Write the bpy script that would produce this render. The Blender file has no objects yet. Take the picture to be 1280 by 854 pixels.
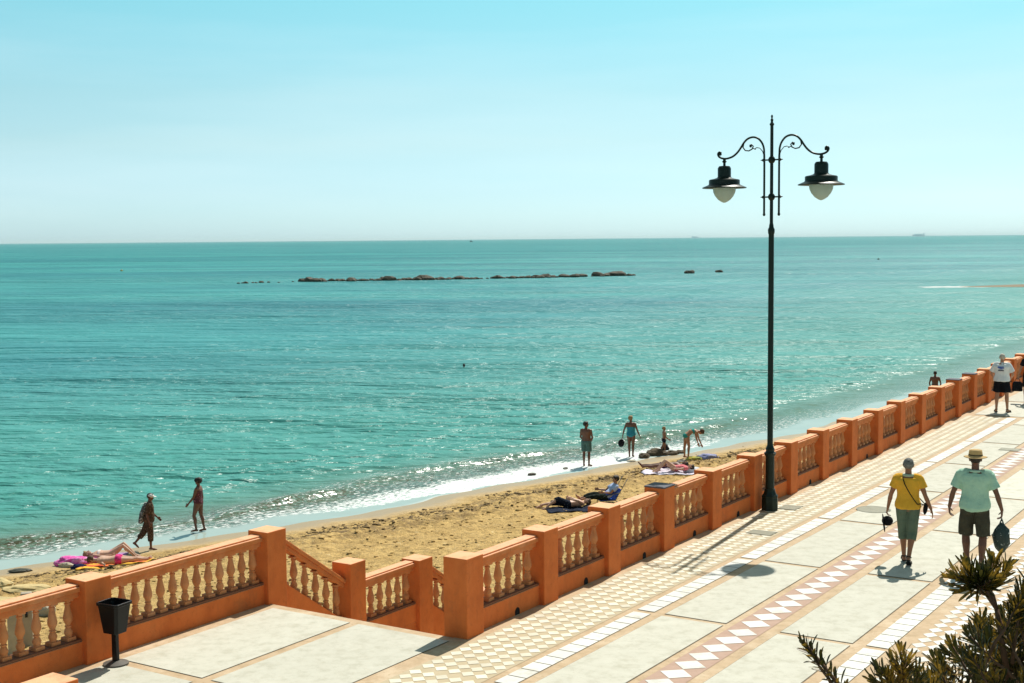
import bpy, bmesh, math, random
from mathutils import Vector, Matrix, noise, Quaternion
random.seed(7)
C = bpy.context.scene.collection
PI = math.pi

# ------------------------------------------------------------------ camera
FPX, PITCH, ROLL = 1695.7, 7.5442e-2, 8.688e-3
cam_d = bpy.data.cameras.new('camera'); cam = bpy.data.objects.new('camera', cam_d); C.objects.link(cam)
cam_d.sensor_width = 36.0; cam_d.lens = 36.0*FPX/1280.0
cam_d.clip_start = 0.1; cam_d.clip_end = 200000.0
cam.location = (0, 0, 5.0)
_fw = Vector((0, math.cos(PITCH), -math.sin(PITCH)))
_up0 = Vector((0, math.sin(PITCH), math.cos(PITCH))); _rt0 = Vector((1, 0, 0))
RT = _rt0*math.cos(ROLL) - _up0*math.sin(ROLL)
UP = _rt0*math.sin(ROLL) + _up0*math.cos(ROLL)
cam.matrix_world = Matrix.Translation((0, 0, 5.0)) @ Matrix((RT, UP, -_fw)).transposed().to_4x4()
bpy.context.scene.camera = cam

# ------------------------------------------------------------------ light
SUN_V = Vector((0.330, 0.664, 1.0)).normalized()
w = bpy.data.worlds.new('World'); bpy.context.scene.world = w; w.use_nodes = True
nt = w.node_tree; nt.nodes.clear()
sky = nt.nodes.new('ShaderNodeTexSky'); sky.sky_type = 'NISHITA'; sky.sun_disc = False
sky.sun_elevation = math.asin(SUN_V.z); sky.sun_rotation = math.atan2(SUN_V.x, SUN_V.y)
sky.air_density = 1.0; sky.dust_density = 0.6; sky.ozone_density = 1.6; sky.altitude = 0
SKY_STRENGTH = 0.115
tint = nt.nodes.new('ShaderNodeMix'); tint.data_type = 'RGBA'; tint.blend_type = 'MULTIPLY'; tint.inputs[0].default_value = 1.0
tc = nt.nodes.new('ShaderNodeTexCoord'); sep = nt.nodes.new('ShaderNodeSeparateXYZ')
ramp = nt.nodes.new('ShaderNodeValToRGB')
TS = 1.5                     # the ramp holds the tint divided by this
stops = [(0.0, (.69, 1.07, 1.55)), (.034, (.64, .92, 1.21)), (.069, (.66, .87, .95)), (.104, (.66, .90, .88)), (.168, (.58, 1.02, .89)), (.26, (.66, 1.0, .88)), (.5, (.98, 1.0, .66))]
els = ramp.color_ramp.elements
els[0].position = 0.0; els[0].color = tuple(c/TS for c in stops[0][1])+(1,)
els[1].position = .5; els[1].color = tuple(c/TS for c in stops[-1][1])+(1,)
for p_, c_ in stops[1:-1]:
    e = els.new(p_); e.color = tuple(c/TS for c in c_)+(1,)
tsc = nt.nodes.new('ShaderNodeVectorMath'); tsc.operation = 'SCALE'; tsc.inputs['Scale'].default_value = TS
# faint high cirrus
cn = nt.nodes.new('ShaderNodeTexNoise'); cn.inputs['Scale'].default_value = 2.2; cn.inputs['Detail'].default_value = 5
cmap = nt.nodes.new('ShaderNodeMapping'); cmap.inputs['Scale'].default_value = (1, 1, 9)
crr = nt.nodes.new('ShaderNodeMapRange'); crr.inputs[1].default_value = .45; crr.inputs[2].default_value = .8
crr.inputs[3].default_value = 0.0; crr.inputs[4].default_value = 0.17
cmix = nt.nodes.new('ShaderNodeMix'); cmix.data_type = 'RGBA'; cmix.inputs[7].default_value = (9.0, 9.5, 9.5, 1)
bg = nt.nodes.new('ShaderNodeBackground'); bg.inputs[1].default_value = SKY_STRENGTH
wo = nt.nodes.new('ShaderNodeOutputWorld')
L = nt.links.new
L(tc.outputs['Generated'], sep.inputs[0]); L(sep.outputs[2], ramp.inputs[0])
L(sky.outputs[0], tint.inputs[6]); L(ramp.outputs[0], tsc.inputs[0]); L(tsc.outputs[0], tint.inputs[7])
L(tc.outputs['Generated'], cmap.inputs[0]); L(cmap.outputs[0], cn.inputs['Vector']); L(cn.outputs['Fac'], crr.inputs[0])
L(crr.outputs[0], cmix.inputs[0]); L(tint.outputs[2], cmix.inputs[6])
L(cmix.outputs[2], bg.inputs[0]); L(bg.outputs[0], wo.inputs[0])
sd = bpy.data.lights.new('sun', 'SUN'); sd.energy = 5.0; sd.angle = math.radians(0.55); sd.color = (1.0, 0.955, 0.87)
sun = bpy.data.objects.new('sun', sd); C.objects.link(sun); sun.location = SUN_V*100
sun.rotation_euler = SUN_V.to_track_quat('Z', 'Y').to_euler()
sc = bpy.context.scene
sc.view_settings.view_transform = 'Standard'; sc.view_settings.look = 'None'
sc.view_settings.exposure = 0.18; sc.view_settings.gamma = 1.0; sc.view_settings.use_curve_mapping = False
sc.cycles.use_denoising = True
sc.cycles.max_bounces = 7; sc.cycles.diffuse_bounces = 4; sc.cycles.glossy_bounces = 3; sc.cycles.transmission_bounces = 4
sc.cycles.sample_clamp_indirect = 6.0

# ------------------------------------------------------------------ promenade frame: t runs along the wall, w away from the sea
TH = 0.572918
DV = Vector((math.sin(TH), math.cos(TH), 0)); NV = Vector((math.cos(TH), -math.sin(TH), 0)); B0 = Vector((-0.6018, 16.6419, 0))
CV = -4.257e-4
def curv(t):
    a = max(-60.0, min(60.0, t)); return CV*a*a + 2*CV*a*(t-a)
def P(t, w_, z=0.0):
    return B0 + DV*t + NV*(w_+curv(t)) + Vector((0, 0, z))
def yaw_at(t):                      # rotation that turns local +Y to the wall direction, local +X to +w
    return -TH - 2*CV*max(-60, min(60, t))
def px_ray(x, y):
    return RT*((x-640)/FPX) + UP*((427-y)/FPX) + _fw
def on_z(x, y, z):
    r = px_ray(x, y); return Vector((0, 0, 5.0)) + r*((z-5.0)/r.z)
def at_depth(x, y, dpt):
    return Vector((0, 0, 5.0)) + px_ray(x, y)*dpt
def to_tw(v):
    q = v-B0; t = q.dot(DV); return t, q.dot(NV)-curv(t)

# ------------------------------------------------------------------ helpers
def tag(o, label=None, cat=None, group=None, kind=None):
    if label: o['label'] = label
    if cat: o['category'] = cat
    if group: o['group'] = group
    if kind: o['kind'] = kind
    return o
def empty(name, loc=(0, 0, 0), rz=0.0):
    o = bpy.data.objects.new(name, None); o.empty_display_size = .2; C.objects.link(o)
    o.location = loc; o.rotation_euler = (0, 0, rz); return o
class MB:
    def __init__(s): s.v = []; s.f = []; s.mi = []; s.col = []
    def add(s, vs, fs, mi=0, col=None):
        n = len(s.v); s.v += [tuple(p) for p in vs]
        for f in fs: s.f.append(tuple(i+n for i in f)); s.mi.append(mi); s.col.append(col if col is not None else 0.5)
    def box(s, x0, x1, y0, y1, z0, z1, fn=None, mi=0, col=None, nx=1, ny=1):
        fn = fn or (lambda x, y, z: (x, y, z))
        vs = [fn(x, y, z) for z in (z0, z1) for y in (y0, y1) for x in (x0, x1)]
        s.add(vs, [(0, 2, 3, 1), (4, 5, 7, 6), (0, 1, 5, 4), (1, 3, 7, 5), (3, 2, 6, 7), (2, 0, 4, 6)], mi, col)
    def ring_loft(s, rings, cap=True, mi=0, col=None):
        n = len(rings[0]); vs = [p for r in rings for p in r]; fs = []
        for k in range(len(rings)-1):
            for i in range(n):
                j = (i+1) % n; fs.append((k*n+i, k*n+j, (k+1)*n+j, (k+1)*n+i))
        if cap:
            fs.append(tuple(reversed(range(n)))); fs.append(tuple((len(rings)-1)*n+i for i in range(n)))
        s.add(vs, fs, mi, col)
    def lathe(s, prof, n=16, c=(0, 0, 0), mi=0, cap=True, sq=1.0):
        rings = [[(c[0]+r*math.cos(2*PI*i/n), c[1]+r*sq*math.sin(2*PI*i/n), c[2]+z) for i in range(n)] for r, z in prof]
        s.ring_loft(rings, cap, mi)
    def tube(s, pts, rad, n=10, mi=0, cap=True, flat=None):
        pts = [Vector(p) for p in pts]
        if not hasattr(rad, '__len__'): rad = [rad]*len(pts)
        rings = []; nrm = None
        for i, p in enumerate(pts):
            a = pts[max(i-1, 0)]; b = pts[min(i+1, len(pts)-1)]; t = (b-a)
            t = t.normalized() if t.length > 1e-9 else Vector((0, 0, 1))
            if nrm is None:
                nrm = t.orthogonal().normalized()
            nrm = (nrm - t*nrm.dot(t)); nrm = nrm.normalized() if nrm.length > 1e-6 else t.orthogonal().normalized()
            bn = t.cross(nrm); r = rad[i]
            rings.append([p + nrm*(r*math.cos(2*PI*k/n)) + bn*(r*math.sin(2*PI*k/n)) for k in range(n)])
        s.ring_loft(rings, cap, mi)
    def capsule(s, pts, rad, n=12):     # tube with rounded ends
        pts = [Vector(p) for p in pts]
        d0 = (pts[0]-pts[1]).normalized(); d1 = (pts[-1]-pts[-2]).normalized()
        P2 = [pts[0]+d0*rad[0]*.95, pts[0]+d0*rad[0]*.7]+pts+[pts[-1]+d1*rad[-1]*.7, pts[-1]+d1*rad[-1]*.95]
        R2 = [rad[0]*.25, rad[0]*.7]+list(rad)+[rad[-1]*.7, rad[-1]*.25]
        s.tube(P2, R2, n)
    def ell(s, c, ax, ay, az, n=14, m=9):
        c = Vector(c); rings = []
        for k in range(m+1):
            a = -PI/2+PI*(k+.35)/(m+.7) if True else 0
            rings.append([c+Vector(ax)*(math.cos(a)*math.cos(2*PI*i/n))+Vector(ay)*(math.cos(a)*math.sin(2*PI*i/n))+Vector(az)*math.sin(a) for i in range(n)])
        s.ring_loft(rings)
    def mesh(s, name):
        me = bpy.data.meshes.new(name); me.from_pydata(s.v, [], s.f); me.update(); return me
    def build(s, name, mats, parent=None, smooth=False, loc=None, bevel=0, attr=False, fixn=False, sharp=None):
        me = s.mesh(name)
        mats = mats if isinstance(mats, (list, tuple)) else [mats]
        for m in mats: me.materials.append(m)
        if len(mats) > 1: me.polygons.foreach_set('material_index', s.mi)
        if attr:
            a = me.attributes.new('var', 'FLOAT', 'FACE'); a.data.foreach_set('value', s.col)
        if fixn:
            bm = bmesh.new(); bm.from_mesh(me); bmesh.ops.recalc_face_normals(bm, faces=bm.faces); bm.to_mesh(me); bm.free()
        if smooth: me.polygons.foreach_set('use_smooth', [True]*len(me.polygons))
        if sharp: me.set_sharp_from_angle(angle=math.radians(sharp))
        o = bpy.data.objects.new(name, me); C.objects.link(o)
        if parent: o.parent = parent
        if loc is not None: o.location = loc
        if bevel:
            b = o.modifiers.new('bevel', 'BEVEL'); b.width = bevel; b.segments = 2; b.limit_method = 'ANGLE'
        return o

# ------------------------------------------------------------------ materials
def mat(name, c1, c2=None, rough=.7, scale=6.0, bump=0.0, bscale=30.0, spec=.3, metal=0.0, c3=None, s3=1.0, lo3=.55, hi3=.7, var=0.0, detail=6, space='Object', trans=0.0, bdist=.01, top=None):
    m = bpy.data.materials.new(name); m.use_nodes = True; t = m.node_tree; b = t.nodes['Principled BSDF']
    b.inputs['Roughness'].default_value = rough; b.inputs['Specular IOR Level'].default_value = spec; b.inputs['Metallic'].default_value = metal
    co = t.nodes.new('ShaderNodeTexCoord'); vec = co.outputs['Object']
    if space == 'World':
        g = t.nodes.new('ShaderNodeNewGeometry'); vec = g.outputs['Position']
    last = None
    rgb = lambda c: (c[0], c[1], c[2], 1)
    if c2 is None: c2 = c1
    n = t.nodes.new('ShaderNodeTexNoise'); n.inputs['Scale'].default_value = scale; n.inputs['Detail'].default_value = detail; n.inputs['Roughness'].default_value = .62
    t.links.new(vec, n.inputs['Vector'])
    mr = t.nodes.new('ShaderNodeMapRange'); mr.inputs[1].default_value = .3; mr.inputs[2].default_value = .7
    t.links.new(n.outputs['Fac'], mr.inputs[0])
    mx = t.nodes.new('ShaderNodeMix'); mx.data_type = 'RGBA'; mx.inputs[6].default_value = rgb(c1); mx.inputs[7].default_value = rgb(c2)
    t.links.new(mr.outputs[0], mx.inputs[0]); last = mx.outputs[2]
    if c3 is not None:
        n3 = t.nodes.new('ShaderNodeTexNoise'); n3.inputs['Scale'].default_value = s3; n3.inputs['Detail'].default_value = 8; n3.inputs['Roughness'].default_value = .7
        t.links.new(vec, n3.inputs['Vector'])
        m3 = t.nodes.new('ShaderNodeMapRange'); m3.inputs[1].default_value = lo3; m3.inputs[2].default_value = hi3
        t.links.new(n3.outputs['Fac'], m3.inputs[0])
        x3 = t.nodes.new('ShaderNodeMix'); x3.data_type = 'RGBA'; x3.inputs[7].default_value = rgb(c3)
        t.links.new(m3.outputs[0], x3.inputs[0]); t.links.new(last, x3.inputs[6]); last = x3.outputs[2]
    if top is not None:  # upward faces paled: bleached paint, with sunlit glare put into the colour
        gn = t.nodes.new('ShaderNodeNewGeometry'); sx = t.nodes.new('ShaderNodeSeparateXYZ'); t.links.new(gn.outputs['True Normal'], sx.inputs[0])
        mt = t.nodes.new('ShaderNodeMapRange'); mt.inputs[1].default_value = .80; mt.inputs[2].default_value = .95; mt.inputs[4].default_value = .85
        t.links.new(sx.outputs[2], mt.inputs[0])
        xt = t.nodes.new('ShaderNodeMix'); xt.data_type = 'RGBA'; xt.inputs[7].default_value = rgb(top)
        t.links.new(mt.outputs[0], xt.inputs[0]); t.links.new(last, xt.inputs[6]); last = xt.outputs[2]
    if var:
        at = t.nodes.new('ShaderNodeAttribute'); at.attribute_name = 'var'
        mv = t.nodes.new('ShaderNodeMapRange'); mv.inputs[3].default_value = 1-var; mv.inputs[4].default_value = 1.0+var*.35
        t.links.new(at.outputs['Fac'], mv.inputs[0])
        hv = t.nodes.new('ShaderNodeVectorMath'); hv.operation = 'SCALE'
        t.links.new(last, hv.inputs[0]); t.links.new(mv.outputs[0], hv.inputs['Scale']); last = hv.outputs[0]
    t.links.new(last, b.inputs['Base Color'])
    if bump:
        bn = t.nodes.new('ShaderNodeTexNoise'); bn.inputs['Scale'].default_value = bscale; bn.inputs['Detail'].default_value = 5
        t.links.new(vec, bn.inputs['Vector'])
        bp = t.nodes.new('ShaderNodeBump'); bp.inputs['Strength'].default_value = bump; bp.inputs['Distance'].default_value = bdist
        t.links.new(bn.outputs['Fac'], bp.inputs['Height']); t.links.new(bp.outputs[0], b.inputs['Normal'])
    if trans:
        tr = t.nodes.new('ShaderNodeBsdfTranslucent'); t.links.new(last, tr.inputs[0])
        ms = t.nodes.new('ShaderNodeMixShader'); ms.inputs[0].default_value = trans
        out = t.nodes['Material Output']
        t.links.new(b.outputs[0], ms.inputs[1]); t.links.new(tr.outputs[0], ms.inputs[2]); t.links.new(ms.outputs[0], out.inputs[0])
    return m

M = {}
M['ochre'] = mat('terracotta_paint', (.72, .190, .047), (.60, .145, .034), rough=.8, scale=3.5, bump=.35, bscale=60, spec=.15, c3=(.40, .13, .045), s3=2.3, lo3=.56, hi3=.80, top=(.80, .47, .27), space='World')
def weather(m, streak, pale, amt=.55):
    t = m.node_tree; b = t.nodes['Principled BSDF']; src = b.inputs['Base Color'].links[0].from_socket
    g = t.nodes.new('ShaderNodeNewGeometry').outputs['Position']
    def layer(src, scl, mscale, lo, hi, col, a, det=6):
        mp = t.nodes.new('ShaderNodeMapping'); mp.inputs['Scale'].default_value = mscale; t.links.new(g, mp.inputs[0])
        n = t.nodes.new('ShaderNodeTexNoise'); n.inputs['Scale'].default_value = scl; n.inputs['Detail'].default_value = det; n.inputs['Roughness'].default_value = .68; t.links.new(mp.outputs[0], n.inputs['Vector'])
        r = t.nodes.new('ShaderNodeMapRange'); r.inputs[1].default_value = lo; r.inputs[2].default_value = hi; r.inputs[4].default_value = a; t.links.new(n.outputs['Fac'], r.inputs[0])
        x = t.nodes.new('ShaderNodeMix'); x.data_type = 'RGBA'; x.inputs[7].default_value = (*col, 1); t.links.new(r.outputs[0], x.inputs[0]); t.links.new(src, x.inputs[6]); return x.outputs[2]
    s1 = layer(src, 5.0, (1, 1, .30), .50, .66, streak, amt)         # runs of dirt
    s2 = layer(s1, 1.6, (1, 1, .8), .52, .68, pale, amt*.7)          # bleached patches
    s3 = layer(s2, 14.0, (1, 1, 1), .60, .66, streak, amt*.8, 4)     # chips
    t.links.new(s3, b.inputs['Base Color']); return m
weather(M['ochre'], (.42, .105, .03), (.80, .27, .085), .30)
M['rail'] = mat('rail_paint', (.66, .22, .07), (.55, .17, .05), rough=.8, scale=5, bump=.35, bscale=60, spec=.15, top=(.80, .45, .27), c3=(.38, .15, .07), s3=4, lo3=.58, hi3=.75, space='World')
M['baluster'] = mat('baluster_paint', (.64, .26, .095), (.54, .20, .07), rough=.72, scale=9, bump=.3, bscale=50, c3=(.28, .10, .05), s3=6, lo3=.6, hi3=.75, space='World')
weather(M['rail'], (.36, .12, .05), (.80, .42, .22), .35); weather(M['baluster'], (.34, .11, .05), (.78, .40, .22), .45)
M['ledge'] = mat('shaded_ledge', (.22, .085, .04), (.16, .07, .035), rough=.85, scale=8, bump=.3, space='World')  # dark colour stands in for the rail's shade on the plinth top
M['grey_cap'] = mat('grey_cap_paint', (.12, .12, .14), (.09, .085, .10), rough=.8, scale=10, bump=.3)
M['dark'] = mat('dark_hole', (.015, .012, .010), rough=.95)
M['conc'] = mat('concrete', (.42, .36, .28), (.34, .29, .22), rough=.9, scale=2, bump=.4, bscale=25, space='World')
M['tan'] = mat('tan_paving', (.54, .395, .25), (.46, .325, .19), rough=.8, scale=9, bump=.25, bscale=70, c3=(.44, .32, .2), s3=1.4, lo3=.52, hi3=.75, var=.10, space='World')
M['pink'] = mat('pink_paving', (.46, .31, .235), (.40, .26, .19), rough=.8, scale=9, bump=.25, bscale=70, var=.10, space='World')
M['slab'] = mat('pale_slab', (.59, .57, .475), (.52, .50, .41), rough=.8, scale=5, bump=.35, bscale=90, c3=(.45, .42, .32), s3=1.7, lo3=.56, hi3=.80, var=.12, space='World')
weather(M['slab'], (.36, .34, .25), (.66, .64, .55), .36); weather(M['tan'], (.34, .24, .13), (.68, .56, .40), .65)
M['white'] = mat('white_tile', (.72, .705, .65), (.62, .61, .55), rough=.6, scale=6, bump=.15, bscale=60, c3=(.50, .46, .36), s3=3, lo3=.52, hi3=.75, var=.14, space='World')
M['cream'] = mat('cream_tile', (.76, .70, .56), (.67, .61, .46), rough=.65, scale=6, bump=.15, bscale=60, c3=(.56, .46, .30), s3=2.2, lo3=.55, hi3=.75, var=.22, space='World')
M['beige'] = mat('beige_tile', (.53, .43, .28), (.46, .37, .23), rough=.7, scale=6, bump=.2, bscale=60, var=.22, space='World')
M['seam'] = mat('dark_joint', (.13, .10, .07), (.24, .19, .13), rough=.95, scale=3, space='World')
M['plate'] = mat('metal_plate', (.24, .23, .17), (.17, .165, .12), rough=.6, scale=12, bump=.5, bscale=80, metal=.2, space='World')
M['lamp'] = mat('dark_green_iron', (.006, .016, .011), (.010, .020, .014), rough=.38, spec=.22, scale=14)
M['bin'] = mat('black_plastic', (.005, .005, .006), (.008, .008, .008), rough=.32, spec=.22, scale=10)
M['binbase'] = mat('cast_base', (.13, .12, .10), (.08, .07, .06), rough=.6, scale=10)
M['rock'] = mat('brown_rock', (.13, .095, .055), (.065, .048, .03), rough=.9, scale=4, bump=.8, bscale=8, bdist=.05)
M['wetrock'] = mat('dark_rock', (.045, .036, .026), (.10, .08, .05), rough=.6, scale=1.2, bump=.9, bscale=3, bdist=.2)
M['palerock'] = mat('pale_rock', (.50, .44, .33), (.36, .31, .22), rough=.9, scale=3, bump=.7, bscale=9, bdist=.04)

# ------------------------------------------------------------------ promenade paving
pv = MB()
ts = [-12+1.5*i for i in range(9)]+[i*2.0 for i in range(1, 41)]
def strip_slab(mb, w0, w1, t0, t1, ztop, zbot, mi=0, step=1.75):
    n = max(1, int(math.ceil((t1-t0)/step)))
    rings = []
    for i in range(n+1):
        t = t0+(t1-t0)*i/n
        rings.append([P(t, w0, zbot), P(t, w1, zbot), P(t, w1, ztop), P(t, w0, ztop)])
    mb.ring_loft(rings, True, mi)
def quad(mb, w0, w1, t0, t1, z, mi, step=2.0, col=None):
    n = max(1, int(math.ceil((t1-t0)/step)))
    for i in range(n):
        a = t0+(t1-t0)*i/n; b = t0+(t1-t0)*(i+1)/n
        mb.add([P(a, w0, z), P(a, w1, z), P(b, w1, z), P(b, w0, z)], [(0, 1, 2, 3)], mi, col if col is not None else random.random())
MATS = [M['tan'], M['slab'], M['white'], M['cream'], M['beige'], M['pink'], M['seam'], M['conc']]
TAN, SLAB, WHITE, CREAM, BEIGE, PINK, SEAM, CONC = range(8)
strip_slab(pv, -3.64, -0.20, -14.0, 0.0, 0.0, -4.6, 0)
strip_slab(pv, -0.1995, 14.0, -14.0, 90.0, 0.0, -4.6, 0)
rv = random.random
def joints(lo, hi):
    k = math.ceil((lo-2.28)/3.5); out = []
    while 2.28+3.5*k < hi: out.append(2.28+3.5*k); k += 1
    return out
Z1, Z2 = .004, .008
def modules(lo, hi, gap=.10):
    js = [lo]+joints(lo+.2, hi-.2)+[hi]
    return [(a+(gap/2 if i else 0), b-(gap/2 if i < len(js)-2 else 0)) for i, (a, b) in enumerate(zip(js[:-1], js[1:]))]
def slab_band(w0, w1, lo, hi):
    for a, b in modules(lo, hi):
        quad(pv, w0-.006, w1+.006, a-.006, b+.006, Z1, SEAM, col=.5)
        quad(pv, w0+.004, w1-.004, a+.004, b-.004, Z2, SLAB, step=9)
def white_band(w0, w1, lo, hi, per=12):
    for a, b in modules(lo, hi):
        quad(pv, w0-.004, w1+.004, a, b, Z1, SEAM, col=.5)
        n = max(1, round((b-a)/(3.4/per)))
        for i in range(n):
            p0 = a+(b-a)*i/n+.010; p1 = a+(b-a)*(i+1)/n-.010
            quad(pv, w0, w1, p0, p1, Z2, WHITE)
def diamonds(w0, w1, lo, hi, cols, mi, base, pitch):
    """a field of rhombi, their corners touching, over a plain sheet"""
    quad(pv, w0-.02, w1+.02, lo, hi, Z1, base, col=.5)
    dw = (w1-w0)/cols
    for a, b in modules(lo, hi, gap=.06):
        n = max(1, round((b-a)/pitch)); dt = (b-a)/n
        for i in range(n):
            for c in range(cols):
                wc = w0+dw*(c+.5); tcn = a+dt*(i+.5); g = .96
                j = random.uniform(-.004, .004)
                pv.add([P(tcn, wc-dw/2*g, Z2), P(tcn-dt/2*g, wc+j, Z2), P(tcn, wc+dw/2*g, Z2), P(tcn+dt/2*g, wc+j, Z2)], [(0, 1, 2, 3)], mi, rv())
        if cols > 1:                    # thin dark joints around some tiles
            pass
END = 24.6
diamonds(.12, 1.06, -8.0, END, 5, CREAM, BEIGE, .195)
white_band(1.19, 1.44, -8.0, END)
slab_band(1.60, 2.48, -8.0, END)
diamonds(2.61, 3.03, -8.0, END, 1, WHITE, PINK, .385)
slab_band(3.22, 4.16, -8.0, END)
white_band(4.33, 4.60, -8.0, END)
diamonds(4.78, 5.92, -8.0, END, 6, WHITE, TAN, .24)
white_band(6.1, 6.37, -8, END); slab_band(6.52, 7.4, -8, END); slab_band(7.6, 8.5, -8, END); slab_band(8.7, 9.8, -8, END)
# past the end of the pattern: a cross band of plain slabs
for k, (a, b) in enumerate([(24.95, 28.3), (28.5, 32.0), (32.2, 38), (38.2, 45), (45.2, 60)]):
    for w0, w1 in ((.25, 1.9), (2.05, 3.8), (3.95, 5.8), (5.95, 8.0)):
        quad(pv, w0-.006, w1+.006, a-.006, b+.006, Z1, SEAM, col=.5); quad(pv, w0, w1, a, b, Z2, SLAB, step=9)
# landing
for (w0, w1) in ((-3.10, -1.75), (-1.60, -.16)):
    for (a, b) in ((-2.80, -.16), (-5.6, -2.95), (-9.0, -5.75)):
        quad(pv, w0-.006, w1+.006, a-.006, b+.006, Z1, SEAM, col=.5)
        quad(pv, w0, w1, a, b, Z2, SLAB, step=9)
pave = pv.build('promenade_pavement', MATS, attr=True); tag(pave, kind='structure')

# stairs down from the landing, between the sea balustrade and the promenade
st = MB(); NS = 7
for i in range(NS):
    z = -(i+1)*.188; a = .02+i*.25
    st.box(-3.60, -.37, a, a+.25+(.0 if i < NS-1 else 1.70), -4.6 + i*.001, z, fn=lambda w_, t, zz: P(t, w_, zz))
for i in range(11):
    z = -1.316-(i+1)*.178; a = 3.472+i*.29
    st.box(-3.60, -.37, a, a+.29, -4.7 + i*.001, z, fn=lambda w_, t, zz: P(t, w_, zz))
so = st.build('stairs', [M['slab']], attr=True); tag(so, kind='structure')
# upper terrace that the camera and the shrub stand on
tr = MB(); tr.box(.2, 9, -14, 3.95, -.5, 3.40); tr.box(-9, .2, -14, 1.0, -.5, 3.40)
to = tr.build('terrace_ground', [M['conc']]); tag(to, kind='structure')

# ------------------------------------------------------------------ balustrades
BAL = [(.030, .0), (.044, .0), (.046, .09), (.040, .12), (.050, .17), (.053, .21), (.036, .29), (.029, .315), (.040, .33), (.040, .355), (.029, .37), (.038, .42), (.055, .49),
       (.058, .55), (.052, .62), (.040, .73), (.030, .83), (.028, .865), (.038, .88), (.038, .905), (.029, .92), (.034, .95), (.046, .97), (.046, 1.0)]
def baluster_mesh(h):
    b = MB(); b.lathe([(r, z*h) for r, z in BAL], 14)
    q = .062
    b.box(-q, q, -q, q, -.002, .085*h)
    b.box(-.05, .05, -.05, .05, .955*h, h+.002)
    me = b.build('baluster', M['baluster'], smooth=True, sharp=35)
    return me
_bal_cache = {}
def baluster(parent, loc, h, rz, shear=0.0):
    key = round(h, 3)
    if key not in _bal_cache:
        o = baluster_mesh(h); _bal_cache[key] = o
    else:
        o = _bal_cache[key].copy(); C.objects.link(o)
    o.name = 'baluster'; o.location = loc; o.rotation_euler = (0, 0, rz); o.parent = parent
    return o
def fnP(base_w, z0=0.0):
    return lambda w_, t, z: P(t, base_w+w_, z0+z)
def pillar(parent, t0, bw, z0, z1, width=.375, cap=None, name='pillar'):
    b = MB(); b.box(-.36, 0, t0, t0+width, z0, z1, fn=fnP(bw))
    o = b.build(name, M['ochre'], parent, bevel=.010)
    if cap:
        c = MB(); c.box(-.363, .003, t0-.003, t0+width+.003, z1+.001, z1+.022, fn=fnP(bw))
        k = c.build('pillar_cap', M['grey_cap'], o, bevel=.004); k['label'] = cap
    return o
ZB0, ZB1 = .30, .80
def bay(parent, t0, t1, bw, n, z0=0.0, stuff=False):
    """plinth, ledge, balusters and rail between two pillars"""
    e_ = .004
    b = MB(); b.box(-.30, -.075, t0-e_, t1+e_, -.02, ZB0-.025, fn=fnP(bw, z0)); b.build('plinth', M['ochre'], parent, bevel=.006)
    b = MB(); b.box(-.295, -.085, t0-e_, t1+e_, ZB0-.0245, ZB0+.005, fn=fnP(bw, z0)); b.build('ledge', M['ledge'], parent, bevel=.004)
    b = MB(); b.box(-.27, -.12, t0-e_, t1+e_, ZB1+.0, .872, fn=fnP(bw, z0))
    b.box(-.315, -.085, t0-e_, t1+e_, .8725, .935, fn=fnP(bw, z0)); b.box(-.285, -.115, t0-e_, t1+e_, .9352, .958, fn=fnP(bw, z0))
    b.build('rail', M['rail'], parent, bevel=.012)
    loc = []
    for i in range(n):
        t = t0+(t1-t0)*(i+.5)/n
        loc.append((P(t, bw-.19, z0+ZB0+.005), yaw_at(t)))
    if not stuff:
        for p, r in loc: baluster(parent, p, ZB1-ZB0-.005, r)
    return loc
SP = 1.8514
main = empty('balustrade', P(0, 0)); main.rotation_euler = (0, 0, 0)
tag(main, 'long orange balustrade with square pillars running along the promenade into the distance', 'balustrade')
main_kids = empty  # parts are built in world space, then parented keeping their place
def attach(root):
    inv = Matrix.Translation(root.location).inverted()
    for ch in root.children:
        ch.matrix_parent_inverse = inv
caps = {3: 'pillar with a dark grey painted top', 14: 'pillar with a dark top far along the wall', 13: 'pillar with a dark top far along the wall'}
NP = 24
stuff_loc = []
for i in range(NP):
    big = (i == 0)
    jt = random.uniform(-.012, .012) if i else 0
    pillar(main, SP*i+.02+jt, random.uniform(-.006, .006) if i else 0, -.02, 1.018+(random.uniform(-.008, .008) if i else 0), cap=caps.get(i))
    if i < NP-1:
        l = bay(main, SP*i+.395, SP*(i+1)+.02, 0, 6, stuff=(i > 15))
        if i > 15: stuff_loc += l
    if i in (0, 1, 2, 3, 4, 6, 8):
        b = MB(); tc0 = SP*i+1.30
        rings = []
        for wq in (-.090, -.070):
            rings.append([P(tc0+a, wq, z) for a, z in ((-.055, .004), (.055, .004), (.055, .06), (.035, .09), (0, .105), (-.035, .09), (-.055, .06))])
        b.ring_loft(rings); b.build('drain_hole', M['dark'], main, fixn=True)
mb = MB(); ref = _bal_cache[round(ZB1-ZB0-.005, 3)].data
for p, r in stuff_loc:
    R = Matrix.Translation(p) @ Matrix.Rotation(r, 4, 'Z')
    mb.add([R @ v.co for v in ref.vertices], [tuple(f.vertices) for f in ref.polygons])
fb = mb.build('distant_balusters', M['baluster'], main, smooth=True, sharp=35); fb['kind'] = 'stuff'
attach(main)

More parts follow.
